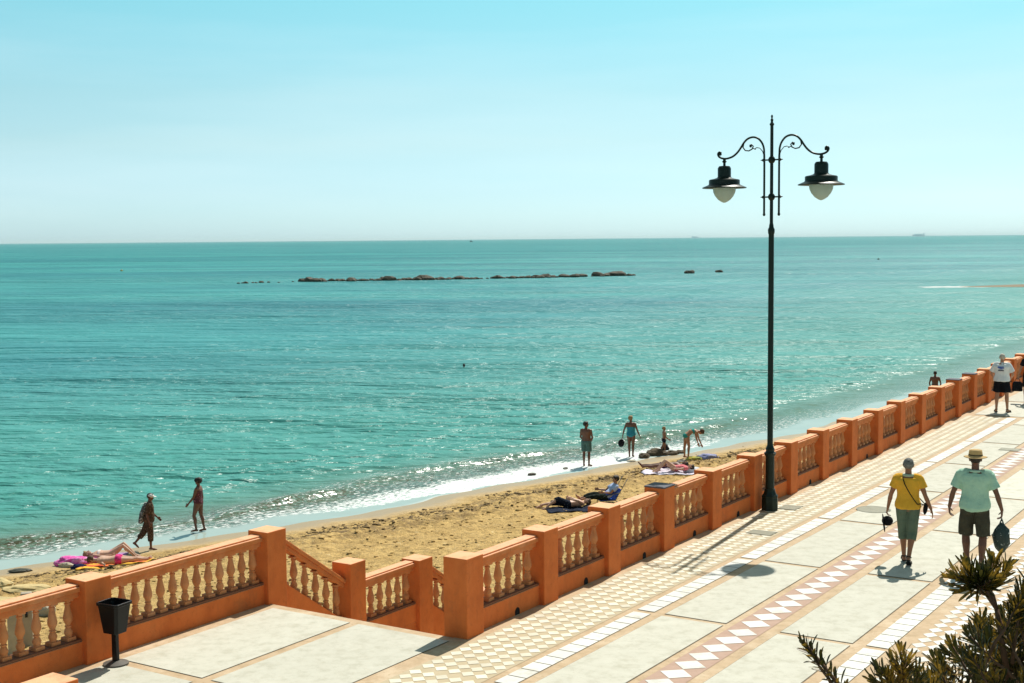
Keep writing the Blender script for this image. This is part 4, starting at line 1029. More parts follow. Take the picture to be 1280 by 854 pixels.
# --- woman in yellow
def woman_yellow():
    az = math.radians(16)
    pose = dict(torso=(0, .03, 1), face=(.05, 1, 0), head=(0, .05, 1),
        thighL=(.03, .18, -1), shinL=(.05, -.02, -1), footL=(-.02, 1, -.05),
        thighR=(-.035, -.02, -1), shinR=(-.13, -.46, -1), footR=(.1, .9, -.55),
        uarmL=(-.36, .06, -1), farmL=(-.20, .22, -1), uarmR=(.36, -.14, -1), farmR=(.42, .16, -1), curlL=.75, curlR=.3, handR=(.30, .2, -1))
    h = person('woman in a yellow T-shirt and grey-green cropped trousers walking away', tw_loc(1134, 705), -az, 1.60, pose, SK_TAN, voxel=.0085, build=1.14, sh=1.0)
    ym = cloth('yellow_cloth', (.78, .42, .045), (.70, .36, .035))
    h.shirt(ym, h.root, -.06, .95, .55, .018, .016, voxel=.009, fold=.010)
    h.shorts(cloth('grey_green_cloth', (.14, .185, .125), (.10, .14, .10)), h.root, 1.32, .20, .009, .000, 'trousers', .008, .008)
    hr = h.hair(HAIRM['grey'], h.root, long=.5, puff=1.05)
    # collar
    for k in 'LR': sandal(h, M['bin'], k)
    # pale cloth round the neck
    mb = MB(); mb.tube([h.neck+(h.side*math.cos(a)+h.front*math.sin(a))*.074+h.td*(.012-(.05*max(0, math.sin(a)))) for a in [i*PI/8 for i in range(17)]], .022, 8)
    mb.build('neckerchief', cloth('pale_green_cloth', (.42, .50, .36)), h.root, smooth=True)
    # shoulder bag with its strap: over the left shoulder, down the back to the right hip
    bag = empty('shoulder_bag', h.root.location, -az); tag(bag, 'small black shoulder bag on a strap across the back of the woman in yellow', 'bag')
    hipR = h.J['R']['hip']; c = hipR+V(.175, .02, -.02)
    mb = MB(); mb.ell(c, (.035, 0, 0), (0, .085, 0), (.01, 0, .095), 14, 9); b1 = mb.build('pouch', BLACK, bag, smooth=True)
    shl = h.J['L']['shoulder']; nb = h.neck
    pts = [c+V(-.01, .05, .06), V(.10, .165, c.z+.20), V(0, .175, (c.z+nb.z)/2+.05), V(-.055, .14, nb.z-.08), V(-.080, .03, nb.z+.005), V(-.078, -.075, nb.z-.035), V(-.055, -.132, nb.z-.10), V(-.02, -.157, nb.z-.165), V(.03, -.178, nb.z-.25), V(.085, -.182, nb.z-.33), V(.135, -.170, nb.z-.40), V(.185, -.10, c.z+.09), c+V(.01, -.05, .05)]
    mb = MB(); mb.tube(pts, .0085, 8); mb.build('strap', BLACK, bag, smooth=True)
    # hat held in the left hand
    w_ = h.J['L']['wrist']+h.J['L']['hand']*.13
    hat = empty('sun_hat', h.root.location, -az); tag(hat, 'black hat held in the left hand of the woman in yellow', 'hat')
    mb = MB(); c = w_+V(.02, .0, -.09); mb.ell(c, (.085, 0, 0), (0, .095, 0), (0, 0, .075), 18, 10); mb.build('crown', BLACK, hat, smooth=True)
    mb = MB(); mb.ell(c+V(-.055, .0, -.035), (.014, 0, .01), (0, .12, 0), (-.02, 0, .145), 20, 8); mb.build('brim', BLACK, hat, smooth=True)
    mb = MB(); mb.tube([w_+V(-.02, 0, .05), w_+V(.03, 0, .01), w_+V(.07, 0, -.01)], .008, 6); mb.build('hat_band', cloth('white_band', (.7, .7, .68)), hat, smooth=True)
woman_yellow()
def straw_hat(c, up, fwd, r, m, band, parent, name='straw_hat', brim=1.75, tall=.9):
    side = fwd.cross(up).normalized(); fwd = up.cross(side).normalized()
    mb = MB(); n = 24
    prof = [(r*brim, -.10*r), (r*brim*.9, -.02*r), (r*1.15, .05*r), (r*1.02, .12*r), (r*1.0, .5*r), (r*.93, tall*r), (r*.6, tall*r*1.12), (r*.15, tall*r*1.04)]
    rings = [[c+side*(q*math.cos(2*PI*i/n))+fwd*(q*1.1*math.sin(2*PI*i/n))+up*(z-(.10*r*abs(math.sin(2*PI*i/n)) if q > r*1.1 else 0)) for i in range(n)] for q, z in prof]
    rings = [[p-up*.006 for p in rg] for rg in reversed(rings[:3])][:0]+rings
    mb.ring_loft(rings); o = mb.build(name, m, parent, smooth=True, fixn=True)
    if band:
        mb = MB(); rings = [[c+side*(q*math.cos(2*PI*i/n))+fwd*(q*1.1*math.sin(2*PI*i/n))+up*z for i in range(n)] for q, z in ((r*1.05, .12*r), (r*1.04, .27*r))]
        mb.ring_loft(rings); mb.build('hat_band', band, o, smooth=True)
    return o
STRAW = mat('straw', (.80, .58, .28), (.72, .50, .22), rough=.8, scale=25, bump=.5, bscale=120, trans=.40)
def man_hat():
    az = math.radians(20)
    pose = dict(torso=(0, .02, 1), face=(0, 1, 0), thighL=(-.075, .20, -1), shinL=(.06, -.12, -1), footL=(-.1, 1, -.1), thighR=(.075, -.06, -1), shinR=(-.04, -.22, -1), footR=(.1, 1, -.1),
        uarmL=(-.40, .04, -1), farmL=(-.22, .30, -1), uarmR=(.40, -.04, -1), farmR=(.30, .20, -1), curlL=.8, curlR=1.0, handL=(.05, .2, -1), handR=(.0, .1, -1))
    h = person('man in a straw hat, mint polo shirt and dark knee shorts walking away', tw_loc(1217, 713), -az, 1.80, pose, SK_DARK, voxel=.009, build=1.16, sh=1.10, belly=.02)
    h.shirt(cloth('mint_cloth', (.40, .62, .47), (.33, .54, .41)), h.root, -.10, .97, .70, .019, .016, voxel=.009, fold=.011, name='polo_shirt')
    mb = MB(); mb.tube([h.neck+(h.side*math.cos(a)+h.front*math.sin(a))*.082+h.td*(.010-.03*max(0, math.sin(a))) for a in [i*PI/8 for i in range(17)]], .018, 8); mb.build('collar', cloth('mint_collar', (.44, .64, .50)), h.root, smooth=True)
    h.shorts(cloth('dark_shorts_cloth', (.075, .070, .045), (.045, .042, .03)), h.root, .98, .18, .006, .016, voxel=.009, fold=.016)
    h.hair(HAIRM['dark'], h.root, long=.35)
    straw_hat(h.hc+h.hd*.055, h.hd, (h.face-h.hd*.0).normalized(), .098, STRAW, cloth('dark_band', (.10, .07, .04)), h.root)
    for k in 'LR': sandal(h, M['bin'], k)
    # patterned carrier bag from the right hand
    w_ = h.J['R']['wrist']+h.J['R']['hand']*.12
    bm_ = mat('patterned_bag', (.015, .035, .03), (.03, .05, .045), rough=.45, scale=20, c3=(.50, .54, .50), s3=22, lo3=.60, hi3=.64, bump=.5, bscale=20)
    bag = empty('carrier_bag', h.root.location, -az); tag(bag, 'dark green patterned bag hanging from the right hand of the man in the straw hat', 'bag')
    rings = []
    for z, wx, wy in ((-.07, .02, .02), (-.13, .07, .035), (-.17, .105, .055), (-.27, .125, .075), (-.38, .118, .075), (-.45, .085, .055), (-.50, .045, .03), (-.525, .01, .01)):
        rings.append([w_+V(wx*math.cos(a)*(1+.08*math.sin(3*a+z*30)), wy*math.sin(a)*(1+.1*math.sin(4*a+z*20)), z+.012*math.sin(2*a)) for a in [2*PI*i/22 for i in range(22)]])
    mb = MB(); mb.ring_loft(rings); mb.build('sack', bm_, bag, smooth=True, fixn=True)
    mb = MB()
    for sg in (-1, 1): mb.tube([w_+V(sg*.035, 0, -.11), w_+V(sg*.012, 0, -.04), w_+V(0, 0, .01), w_+V(-sg*.01, 0, -.05)], .009, 8)
    mb.build('bag_handle', bm_, bag, smooth=True)
man_hat()
def man_white():
    az = math.radians(30)
    pose = dict(thighL=(-.10, .03, -1), shinL=(-.02, -.05, -1), footL=(-.35, 1, -.1), thighR=(.14, .03, -1), shinR=(.06, -.04, -1), footR=(.4, 1, -.1),
        uarmL=(-.42, .12, -1), farmL=(.25, .55, -.6), uarmR=(.45, .1, -1), farmR=(-.25, .6, -.4), head=(.0, .12, 1))
    h = person('man in a white T-shirt with a blue print and black shorts, far along the promenade', on_z(1251.5, 515.5, .008), -az, 1.66, pose, SK_MID, voxel=.010, build=1.2, sh=1.08, belly=.02)
    h.shirt(cloth('white_cloth', (.74, .75, .73), (.68, .69, .67)), h.root, -.02, .96, .75, .026, .012, voxel=.011, fold=.008)
    h.shorts(cloth('black_shorts', (.010, .010, .013)), h.root, .78, .16, .02, .03, voxel=.011, fold=.008)
    h.hair(HAIRM['white'], h.root, long=.5)
    for k in 'LR': sandal(h, M['bin'], k)
    # print on the back of the shirt: a blue emblem over a dark line of lettering
    sh_ = h.root.children[-4] if False else None
    def patch(cx, cz, hw, hh, m, name):
        c, dr, sd, fr = h.spine(cz); w0, d0, off = interp(TORSO, cz)
        mb = MB(); n = 6; vs = []
        for zz in (-hh, hh):
            for i in range(n+1):
                x = cx+hw*(2*i/n-1); rx = w0*h.H*1.25+.026; ry = d0*h.H*1.18+.042
                yy = -ry*math.sqrt(max(0, 1-(x/rx)**2))
                vs.append(c+sd*x+fr*(yy+.010)+dr*zz); 
        for zz in (-hh, hh):
            for i in range(n+1):
                x = cx+hw*(2*i/n-1); rx = w0*h.H*1.25+.026; ry = d0*h.H*1.18+.042
                yy = -ry*math.sqrt(max(0, 1-(x/rx)**2))
                vs.append(c+sd*x+fr*(yy-.004)+dr*zz)
        k = n+1; fs = []
        for i in range(n):
            fs += [(2*k+i, 2*k+i+1, 3*k+i+1, 3*k+i), (i, k+i, k+i+1, i+1), (i, i+1, 2*k+i+1, 2*k+i), (k+i, 3*k+i, 3*k+i+1, k+i+1)]
        fs += [(0, 2*k, 3*k, k), (n, k+n, 3*k+n, 2*k+n)]
        mb.add(vs, fs); return mb
    blue = cloth('blue_print', (.10, .17, .50)); dk = cloth('dark_print', (.05, .06, .10))
    mb = MB()
    for cx, cz, hw, hh in ((-.05, .82, .035, .010), (.03, .825, .05, .008), (-.03, .77, .06, .010), (.05, .76, .03, .010), (.0, .72, .03, .008)):
        p_ = patch(cx, cz, hw, hh, blue, 'x'); mb.add(p_.v, p_.f)
    mb.build('shirt_emblem', blue, h.root, fixn=True)
    mb = MB()
    for i in range(6):
        p_ = patch(-.065+i*.026, .62, .009, .016, dk, 'x'); mb.add(p_.v, p_.f)
    mb.build('shirt_lettering', dk, h.root, fixn=True)
man_white()
# person walking out of the right edge with a black bag
def man_edge():
    pose = dict(thighL=(-.1, .2, -1), thighR=(.1, -.15, -1), shinR=(.05, -.4, -1), uarmL=(-.35, .1, -1), farmL=(-.3, .15, -1), curlL=.9)
    h = person('person in dark clothes at the right edge, only an arm in view', on_z(1286, 505, .008), -.5, 1.6, pose, SK_MID, voxel=.012)
    h.shirt(BLACK, h.root, voxel=.013); h.shorts(BLACK, h.root, .9, voxel=.013); h.hair(HAIRM['dark'], h.root)
    w_ = h.J['L']['wrist']+h.J['L']['hand']*.1
    bag = empty('hand_bag', h.root.location, -.5); tag(bag, 'black bag held low at the right edge of the promenade', 'bag')
    mb = MB(); mb.ring_loft([[w_+V(sx*wx, sy*.06, z) for sx, sy in ((1, 1), (-1, 1), (-1, -1), (1, -1))] for z, wx in ((-.08, .10), (-.12, .13), (-.34, .15), (-.37, .14))]); mb.build('pouch', BLACK, bag, bevel=.02, fixn=True)
    mb = MB(); mb.tube([w_+V(-.08, 0, -.09), w_+V(-.04, 0, .0), w_+V(.04, 0, .0), w_+V(.08, 0, -.09)], .008, 6); mb.build('bag_handle', BLACK, bag, smooth=True)
man_edge()
# --- people on the beach
def face_az(deg): return -math.radians(deg)
RIGHT, LEFT = face_az(90), face_az(-90)
def hat_lady():
    pose = dict(torso=(0, .06, 1), face=(0, 1, -.1), head=(0, .2, 1), thighL=(-.04, -.38, -1), shinL=(-.02, -.85, -1), footL=(0, .75, -.65), thighR=(.03, .12, -1), shinR=(.02, .0, -1), footR=(0, 1, -.08),
        uarmL=(-.1, .12, -1), farmL=(-.05, .75, -.7), uarmR=(.15, -.2, -1), farmR=(.1, .3, -1))
    h = person('person in a white cap and patterned clothes walking right along the shore', on_sand(187, 687.5), face_az(80), 1.62, pose, SK_DARK, build=1.12, belly=.012)
    pm = mat('patterned_brown_cloth', (.085, .050, .028), (.05, .03, .02), rough=.9, scale=9, c3=(.24, .17, .11), s3=26, lo3=.55, hi3=.62, spec=.1)
    h.shirt(pm, h.root, -.15, .97, .9, .022, .03, 'tunic', .012, .010)
    h.shorts(pm, h.root, 1.55, .15, .014, .010, 'trousers', .012, .008)
    mb = MB(); rings = []
    bp0 = h.neck-h.front*.09
    for u, wx, wy, bk in ((0, .10, .04, .0), (.12, .14, .07, .03), (.35, .17, .09, .09), (.62, .17, .08, .14), (.66, .15, .06, .15)):
        c = h.neck+V(0, -.10-bk, -u*.86); rings.append([c+V(wx*math.cos(a)*(1+.1*math.sin(5*a)), wy*math.sin(a), 0) for a in [2*PI*i/16 for i in range(16)]])
    mb.ring_loft(rings)
    mb.build('shawl', mat('black_white_shawl', (.05, .05, .045), (.09, .09, .08), rough=.9, scale=8, c3=(.45, .45, .40), s3=18, lo3=.52, hi3=.57), h.root, smooth=True, fixn=True)
    h.hair(HAIRM['dark'], h.root)
    wc = cloth('white_cap_cloth', (.72, .72, .70)); mb = MB()
    mb.ell(h.hc+h.hd*.040, h.hside*.088, h.face*.100, h.hd*.065, 16, 9); mb.ell(h.hc+h.hd*.035+h.face*.115, h.hside*.065, h.face*.06, h.hd*.012, 14, 6)
    solidify_union(mb, 'cap', wc, h.root, .010, 1)
hat_lady()
def shore_woman():
    pose = dict(torso=(0, -.02, 1), face=(0, 1, 0), thighL=(-.03, .30, -1), shinL=(0, -.16, -1), footL=(0, 1, -.1), thighR=(.03, -.10, -1), shinR=(.02, -.22, -1), footR=(0, 1, -.15),
        uarmL=(-.12, .35, -1), farmL=(-.05, .85, -1), uarmR=(.15, -.15, -1), farmR=(.08, .10, -1))
    h = person('woman in a dark red patterned swimsuit walking left through the shallow water', on_sand(249, 665), face_az(-82), 1.66, pose, SK_DARK, build=1.18, belly=.02)
    sm = mat('swimsuit_red', (.11, .022, .028), (.06, .015, .02), rough=.6, scale=14, c3=(.35, .10, .14), s3=20, lo3=.58, hi3=.62)
    mb = MB(); h.torso(mb, -.125, .80, .006)
    for k in 'LR': mb.tube([h.J[k]['shoulder']-h.td*.10+(h.neck-h.J[k]['shoulder'])*.35+h.front*.07, h.J[k]['shoulder']+(h.neck-h.J[k]['shoulder'])*.38+h.td*.035, h.J[k]['shoulder']-h.td*.10+(h.neck-h.J[k]['shoulder'])*.35-h.front*.085], .014, 8)
    solidify_union(mb, 'swimsuit', sm, h.root, .011, 1)
    h.hair(HAIRM['dark'], h.root, long=.3, puff=1.12)
    mb = MB(); mb.ell(h.hc+h.hd*.030+h.face*.02, h.hside*.078, h.face*.11, h.hd*.062, 16, 9); mb.build('cap', BLACK, h.root, smooth=True)
shore_woman()
def shorts_man():
    pose = dict(torso=(0, -.04, 1), face=(.75, .6, 0), thighL=(-.03, .03, -1), shinL=(.0, -.04, -1), thighR=(.04, .06, -1), shinR=(.02, -.10, -1), uarmL=(-.22, .15, -1), farmL=(.45, .75, -.8), uarmR=(.20, .15, -1), farmR=(-.5, .75, -.8), footL=(-.2, 1, -.1), footR=(.4, 1, -.1))
    h = person('bare chested man in grey-green shorts standing at the water edge', on_sand(733, 583), face_az(25), 1.74, pose, SK_DARK, build=1.16, sh=1.06, belly=.02)
    h.shorts(cloth('teal_grey_cloth', (.09, .17, .155), (.07, .13, .12)), h.root, .82, .12, .014, .014, voxel=.012)
    h.hair(HAIRM['dark'], h.root, long=.3, puff=1.06)
shorts_man()
def blue_woman():
    pose = dict(torso=(-.03, 0, 1), face=(.35, 1, 0), thighL=(.01, .02, -1), shinL=(.02, -.03, -1), thighR=(-.02, .06, -1), shinR=(-.02, -.06, -1), uarmL=(-.45, .05, -1), farmL=(-.25, .1, -1), uarmR=(.38, -.05, -1), farmR=(.38, .25, -1), curlL=.9)
    h = person('woman in a turquoise wrap standing in the foam with a black bag', on_sand(789, 571.5), face_az(18), 1.66, pose, SK_DARK, build=1.08)
    tm = cloth('turquoise_cloth', (.04, .27, .33), (.03, .20, .26))
    mb = MB(); h.torso(mb, -.16, .66, .014, .02); mb.ell(h.mid+V(.09, 0, -.01), (.06, 0, 0), (0, .07, 0), (.03, 0, .10))
    solidify_union(mb, 'wrap', tm, h.root, .012, 1, .008, 3)
    h.hair(HAIRM['blond'], h.root, long=.2, bun=True, puff=1.12)
    w_ = h.J['L']['wrist']+h.J['L']['hand']*.12; bag = empty('beach_bag', h.root.location, h.root.rotation_euler.z); tag(bag, 'black bag hanging from the left hand of the woman in the turquoise wrap', 'bag')
    mb = MB(); mb.ell(w_+V(-.04, 0, -.20), (.13, 0, .02), (0, .08, 0), (.0, 0, .16), 16, 9); mb.build('sack', BLACK, bag, smooth=True)
    mb = MB(); mb.tube([w_+V(-.09, 0, -.10), w_, w_+V(.04, 0, -.10)], .012, 6); mb.build('bag_handle', BLACK, bag, smooth=True)
blue_woman()
def boy():
    pose = dict(torso=(0, .0, 1), face=(0, 1, 0), thighL=(-.05, .30, -1), shinL=(0, -.10, -1), thighR=(.05, -.28, -1), shinR=(.0, -.45, -1), footR=(0, 1, -.5), uarmL=(-.2, .15, -1), farmL=(-.1, .8, -.5), uarmR=(.2, .1, -1), farmR=(.1, .8, -.6))
    h = person('small boy in dark swimming trunks walking on the rocks by the water', on_sand(830, 568), face_az(75), 1.12, pose, SK_TAN, child=True, build=.92, voxel=.009)
    h.shorts(cloth('navy_trunks', (.012, .014, .025)), h.root, .45, .12, .012, .010, voxel=.010)
    h.hair(HAIRM['blond'], h.root, long=.2, puff=1.08)
boy()
def bending_woman():
    pose = dict(torso=(0, .62, .60), upper=(0, 1.0, -.02), front=(0, .6, -.75), face=(0, .35, -1), head=(0, 1, -.10), thighL=(-.06, -.12, -1), shinL=(0, -.02, -1), thighR=(.06, .22, -1), shinR=(0, -.08, -1), uarmL=(-.05, .15, -1), farmL=(0, .35, -1), uarmR=(.05, .30, -1), farmR=(0, .45, -1))
    h = person('woman in a turquoise bikini bending down over a heap of clothes', on_sand(858, 573), face_az(88), 1.66, pose, SK_MID, build=1.05)
    tm = cloth('turquoise_bikini', (.04, .30, .26))
    h.shorts(tm, h.root, .12, .05, .006, .0, 'bikini_bottom', .010, 0)
    mb = MB(); h.torso(mb, .60, .76, .008); solidify_union(mb, 'bikini_top', tm, h.root, .010, 1)
    h.hair(HAIRM['brown'], h.root, long=.3, puff=1.15)
bending_woman()
def torso_man():
    p = on_sand(1169, 500)
    z = sand_z(*to_tw(p))
    # find the distance where a man of 1.75 m has his head at row 464
    for _ in range(20):
        q = on_z(1169, 464, z+1.75); t, w_ = to_tw(q); z = max(SEA, sand_z(t, w_, False)) if w_ > ws(t)-3 else SEA
    pose = dict(uarmL=(-.3, .1, -1), uarmR=(.34, .1, -1), farmL=(.2, .3, -1), farmR=(-.2, .3, -1))
    h = person('bare backed man on the beach behind the balustrade, seen from the waist up', V(q.x, q.y, z), face_az(20), 1.75, pose, SK_DARK, build=1.1, sh=1.06)
    h.shorts(cloth('pale_trunks', (.5, .52, .52)), h.root, .7, .14, .014, .01, voxel=.012); h.hair(HAIRM['dark'], h.root)
torso_man()
def swimmer():
    q = on_z(580, 459, SEA)
    pose = dict(uarmL=(-1, .3, -.1), farmL=(-.6, .8, .0), uarmR=(1, .3, -.1), farmR=(.6, .8, 0))
    h = Human(1.7, pose); h.shift(-h.neck+V(0, 0, -.06))
    root = empty('person', q, 0); tag(root, 'swimmer with a dark head alone in the sea', 'person')
    h.body(SK_MID, root, .012); h.hair(HAIRM['dark'], root, long=.4, puff=1.1)
swimmer()
# --- towels and sunbathers
def drape(name, cx, cy, lx, ly, rz, m, label, cat, h_=.03, seed=0, group=None, base=None, amp=.02):
    loc = on_sand(cx, cy); n = 26; nn = 16; mb = MB(); vs = []
    for i in range(n+1):
        for j in range(nn+1):
            x = lx*(i/n-.5); y = ly*(j/nn-.5); x += .03*math.sin(y*7+seed); y += .03*math.sin(x*5+seed*2)
            g = loc+Vector((x*math.cos(rz)-y*math.sin(rz), x*math.sin(rz)+y*math.cos(rz), 0)); t, w_ = to_tw(g)
            z = sand_z(t, w_)-loc.z+h_+amp*noise.noise(Vector((x*5+seed, y*5, seed)))
            vs.append((x, y, z))
    for i in range(n):
        for j in range(nn): a = i*(nn+1)+j; mb.f.append((a, a+nn+1, a+nn+2, a+1)); mb.mi.append(0); mb.col.append(0)
    mb.v = vs; o = mb.build(name, m, smooth=True); o.location = loc; o.rotation_euler = (0, 0, rz)
    sm_ = o.modifiers.new('thick', 'SOLIDIFY'); sm_.thickness = .02; sm_.offset = -1
    tag(o, label, cat, group); return o
def stripes(name, cols, width, axis=1):
    m, t_, bs = node_mat(name); co = N(t_, 'ShaderNodeTexCoord').outputs['Object']; sp = N(t_, 'ShaderNodeSeparateXYZ'); t_.links.new(co, sp.inputs[0])
    r_ = N(t_, 'ShaderNodeValToRGB'); r_.color_ramp.interpolation = 'CONSTANT'
    t_.links.new(maprange(t_, sp.outputs[axis], -width/2, width/2, 0, 1), r_.inputs[0]); el = r_.color_ramp.elements
    while len(el) < len(cols): el.new(.5)
    for i, c in enumerate(cols): el[i].position = i/len(cols); el[i].color = (*c, 1)
    t_.links.new(r_.outputs[0], bs.inputs['Base Color']); bs.inputs['Roughness'].default_value = .95; return m
OR, YE, RD = (.72, .16, .02), (.80, .42, .03), (.50, .05, .02)
drape('beach_towel', 148, 706, 2.0, .95, .12, stripes('striped_towel', [YE, OR, RD, OR, RD, YE], .95), 'orange, red and yellow striped towel under the sunbather lying face down', 'towel', .035, 1)
drape('beach_towel', 122, 697.5, 1.6, .8, .12, cloth('purple_towel', (.25, .10, .30), (.5, .42, .55)), 'purple towel under the sunbather with raised knees', 'towel', .035, 4)
def heap(name, px, py, r, m, label, cat, sq=(1.5, .8, .5), seed=1.0):
    mb = MB(); n = 22; rings = []
    bm = bmesh.new(); bmesh.ops.create_icosphere(bm, subdivisions=4, radius=1.0)
    for v in bm.verts:
        f = 1+.35*noise.noise(v.co*1.6+Vector((seed, 0, 0)))+.22*abs(noise.noise(v.co*4+Vector((0, seed, 0)))); v.co = v.co*f*r; v.co.x *= sq[0]; v.co.y *= sq[1]; v.co.z *= sq[2]
    me = bpy.data.meshes.new(name); bm.to_mesh(me); bm.free(); me.materials.append(m); me.polygons.foreach_set('use_smooth', [True]*len(me.polygons))
    o = bpy.data.objects.new(name, me); C.objects.link(o); o.location = on_sand(px, py, r*sq[2]*.45); tag(o, label, cat); return o
PINKC = cloth('pink_cloth', (.70, .06, .30), (.62, .14, .42), c3=(.8, .35, .6), s3=5, lo3=.5, hi3=.6)
heap('clothes_heap', 92, 706, .30, PINKC, 'crumpled bright pink clothes at the heads of the two sunbathers', 'clothes', (1.5, .8, .55), 2)
heap('clothes_heap', 112, 704, .20, cloth('navy_pink', (.03, .03, .12), (.50, .05, .25)), 'small heap of navy and pink clothes beside the striped towel', 'clothes', (1.6, .8, .5), 5)
heap('bag', 99, 710.5, .13, cloth('navy_bag', (.015, .02, .07)), 'small navy bag on the sand below the pink clothes', 'bag', (1.6, .8, .6), 8)
def lie_down(label, px, py, rz, H, skm, knees=0.0, prone=False, hairk='dark', build=1.05, arms=None, lift=.0, **kw):
    """local +y points from head to feet"""
    f = (0, 0, -1) if prone else (0, 0, 1); up = 1
    pose = dict(torso=(0, -1, .0), upper=(0, -1, kw.get('up', .0)), front=f, head=(0, -1, kw.get('hup', .12)), face=kw.get('face', f))
    for k, sg in (('L', -1), ('R', 1)):
        if not isinstance(knees, tuple): kn = knees
        else: kn = knees[0 if k == 'L' else 1]
        pose['thigh'+k] = (.06*sg, 1, kn*1.0); pose['shin'+k] = (.02*sg, 1, -kn*1.25 if kn else 0); pose['foot'+k] = (.25*sg, .35 if kn else .6, (-.9 if prone else .8) if not kn else -.25)
        if kn: pose['foot'+k] = (.0, 1, -.15)
    if arms:
        pose.update(arms)
    else:
        for k, sg in (('L', -1), ('R', 1)): pose['uarm'+k] = (.35*sg*up, .9, 0); pose['farm'+k] = (.1*sg, 1, .1)
    loc = on_sand(px, py)
    h = person(label, loc, rz, H, pose, skm, lie=.12*1.0+lift+.03, build=build); h.hair(HAIRM[hairk], h.root, long=.3, puff=1.08); return h
def sunbathers():
    # heads to the left, feet to the right (+y local -> world +x): rz = -90 deg
    r0 = -PI/2
    h = lie_down('sunbather lying on the back with raised knees, farther of the pair by the pink clothes', 140, 699, r0+.12, 1.66, SK_FAIR, (.85, .75), hairk='blond', build=1.15)
    mb = MB(); h.torso(mb, -.12, .10, .006); solidify_union(mb, 'bikini_bottom', cloth('pink_bikini', (.62, .12, .30)), h.root, .011, 1)
    mb = MB(); h.torso(mb, .60, .76, .007); solidify_union(mb, 'bikini_top', cloth('light_bikini', (.70, .62, .58)), h.root, .011, 1)
    h = lie_down('sunbather in pink trunks lying face down on the striped towel', 147, 706.5, r0+.12, 1.70, SK_FAIR, 0, prone=True, hairk='brown', build=1.15, arms=dict(uarmL=(-1, -.25, -.05), farmL=(-.2, -1, 0), uarmR=(1, .15, -.1), farmR=(.9, .5, -.05)))
    h.shorts(cloth('pink_trunks', (.66, .05, .20)), h.root, .30, .10, .010, .006, voxel=.011)
    drape('beach_towel', 720, 637, 1.9, .85, .25, cloth('black_towel', (.012, .014, .022), (.02, .03, .06)), 'black towel under the sunbather nearest to the balustrade', 'towel', .035, 7)
    h = lie_down('sunbather in dark trousers lying on a black towel near the balustrade', 712, 634, r0+PI+.28, 1.70, SK_FAIR, (.42, 0), hairk='dark', build=1.15, belly=.02) if False else None
    h = lie_down('bare chested sunbather lying on a black towel with one knee up', 709, 634.5, PI/2+.30, 1.72, SK_FAIR, (.55, .1), hairk='brown', build=1.15, arms=dict(uarmL=(-.5, .7, .45), farmL=(.3, .9, .2), uarmR=(.5, .7, .35), farmR=(-.6, .6, .25)))
    h.shorts(cloth('navy_trousers', (.015, .02, .035)), h.root, 1.2, .14, .012, .0, 'trousers', .011)
    # reading man on a low chair
    r1 = PI/2+.25
    pose = dict(torso=(0, -.75, .55), upper=(0, -.55, .9), front=(0, .6, .8), head=(0, -.05, 1), face=(0, 1, -.25), thighL=(-.06, 1, .10), shinL=(0, 1, -.16), thighR=(.06, 1, .20), shinR=(0, 1, -.30), footL=(-.2, .5, .8), footR=(.2, .5, .8),
        uarmL=(-.2, .7, -.55), farmL=(.05, 1, .10), uarmR=(.2, .7, -.5), farmR=(-.05, 1, .15))
    loc = on_sand(757, 628); h = person('man in a blue striped shirt leaning back on a low beach chair', loc, r1, 1.72, pose, SK_MID, lie=.22, build=1.08)
    h.shirt(stripes('blue_white_stripes', [(.03, .07, .36), (.03, .07, .36), (.40, .48, .68)]*5, .9, 2), h.root, .0, .97, .6, .014, .01, voxel=.011)
    h.shorts(cloth('dark_green_trousers', (.018, .026, .02)), h.root, 1.7, .14, .012, .0, 'trousers', .011); h.hair(HAIRM['dark'], h.root, long=.35, puff=1.12)
    ch = empty('beach_chair', loc, r1); tag(ch, 'low folding beach chair under the man in the striped shirt', 'chair')
    fr = mat('chair_tube', (.10, .11, .12), rough=.4, metal=.6)
    mb = MB(); mb.box(-.24, .24, -.22, .25, .115, .13); mb.build('seat', cloth('chair_blue', (.03, .08, .35)), ch, bevel=.004)
    mb = MB(); mb.ring_loft([[(sx*.24, y, z) for sx, y, z in ((-1, y0, z0), (1, y0, z0), (1, y0-.015, z0), (-1, y0-.015, z0))] for y0, z0 in ((-.23, .12), (-.44, .46))]); mb.build('backrest', cloth('chair_blue', (.03, .08, .35)), ch, fixn=True)
    for sg in (-1, 1):
        mb = MB(); mb.tube([(sg*.25, .27, .12), (sg*.25, -.24, .12), (sg*.25, -.66, .80)], .012, 8); mb.build('frame', fr, ch, smooth=True)
        mb = MB(); mb.tube([(sg*.25, .2, .12), (sg*.25, .2, -.03)], .012, 8); mb.build('leg', fr, ch, smooth=True)
        mb = MB(); mb.tube([(sg*.25, -.25, .12), (sg*.25, -.45, -.03)], .012, 8); mb.build('leg', fr, ch, smooth=True)
        mb = MB(); mb.tube([(sg*.27, .15, .28), (sg*.27, -.42, .36)], .016, 8); mb.build('armrest', fr, ch, smooth=True)
    # pair further along the beach
    drape('beach_towel', 842, 590, 2.3, 1.0, .05, cloth('lilac_towel', (.62, .55, .68), (.75, .72, .78)), 'pale lilac towel under the pair of sunbathers beyond the balustrade', 'towel', .035, 11)
    h = lie_down('sunbather in a pink top lying on the pale towel with raised knees', 842, 590, PI/2+.04, 1.62, SK_FAIR, (.95, .85), hairk='dark', build=1.05)
    h.shirt(cloth('pink_top', (.72, .20, .22)), h.root, .0, .90, .4, .008, .0, voxel=.011)
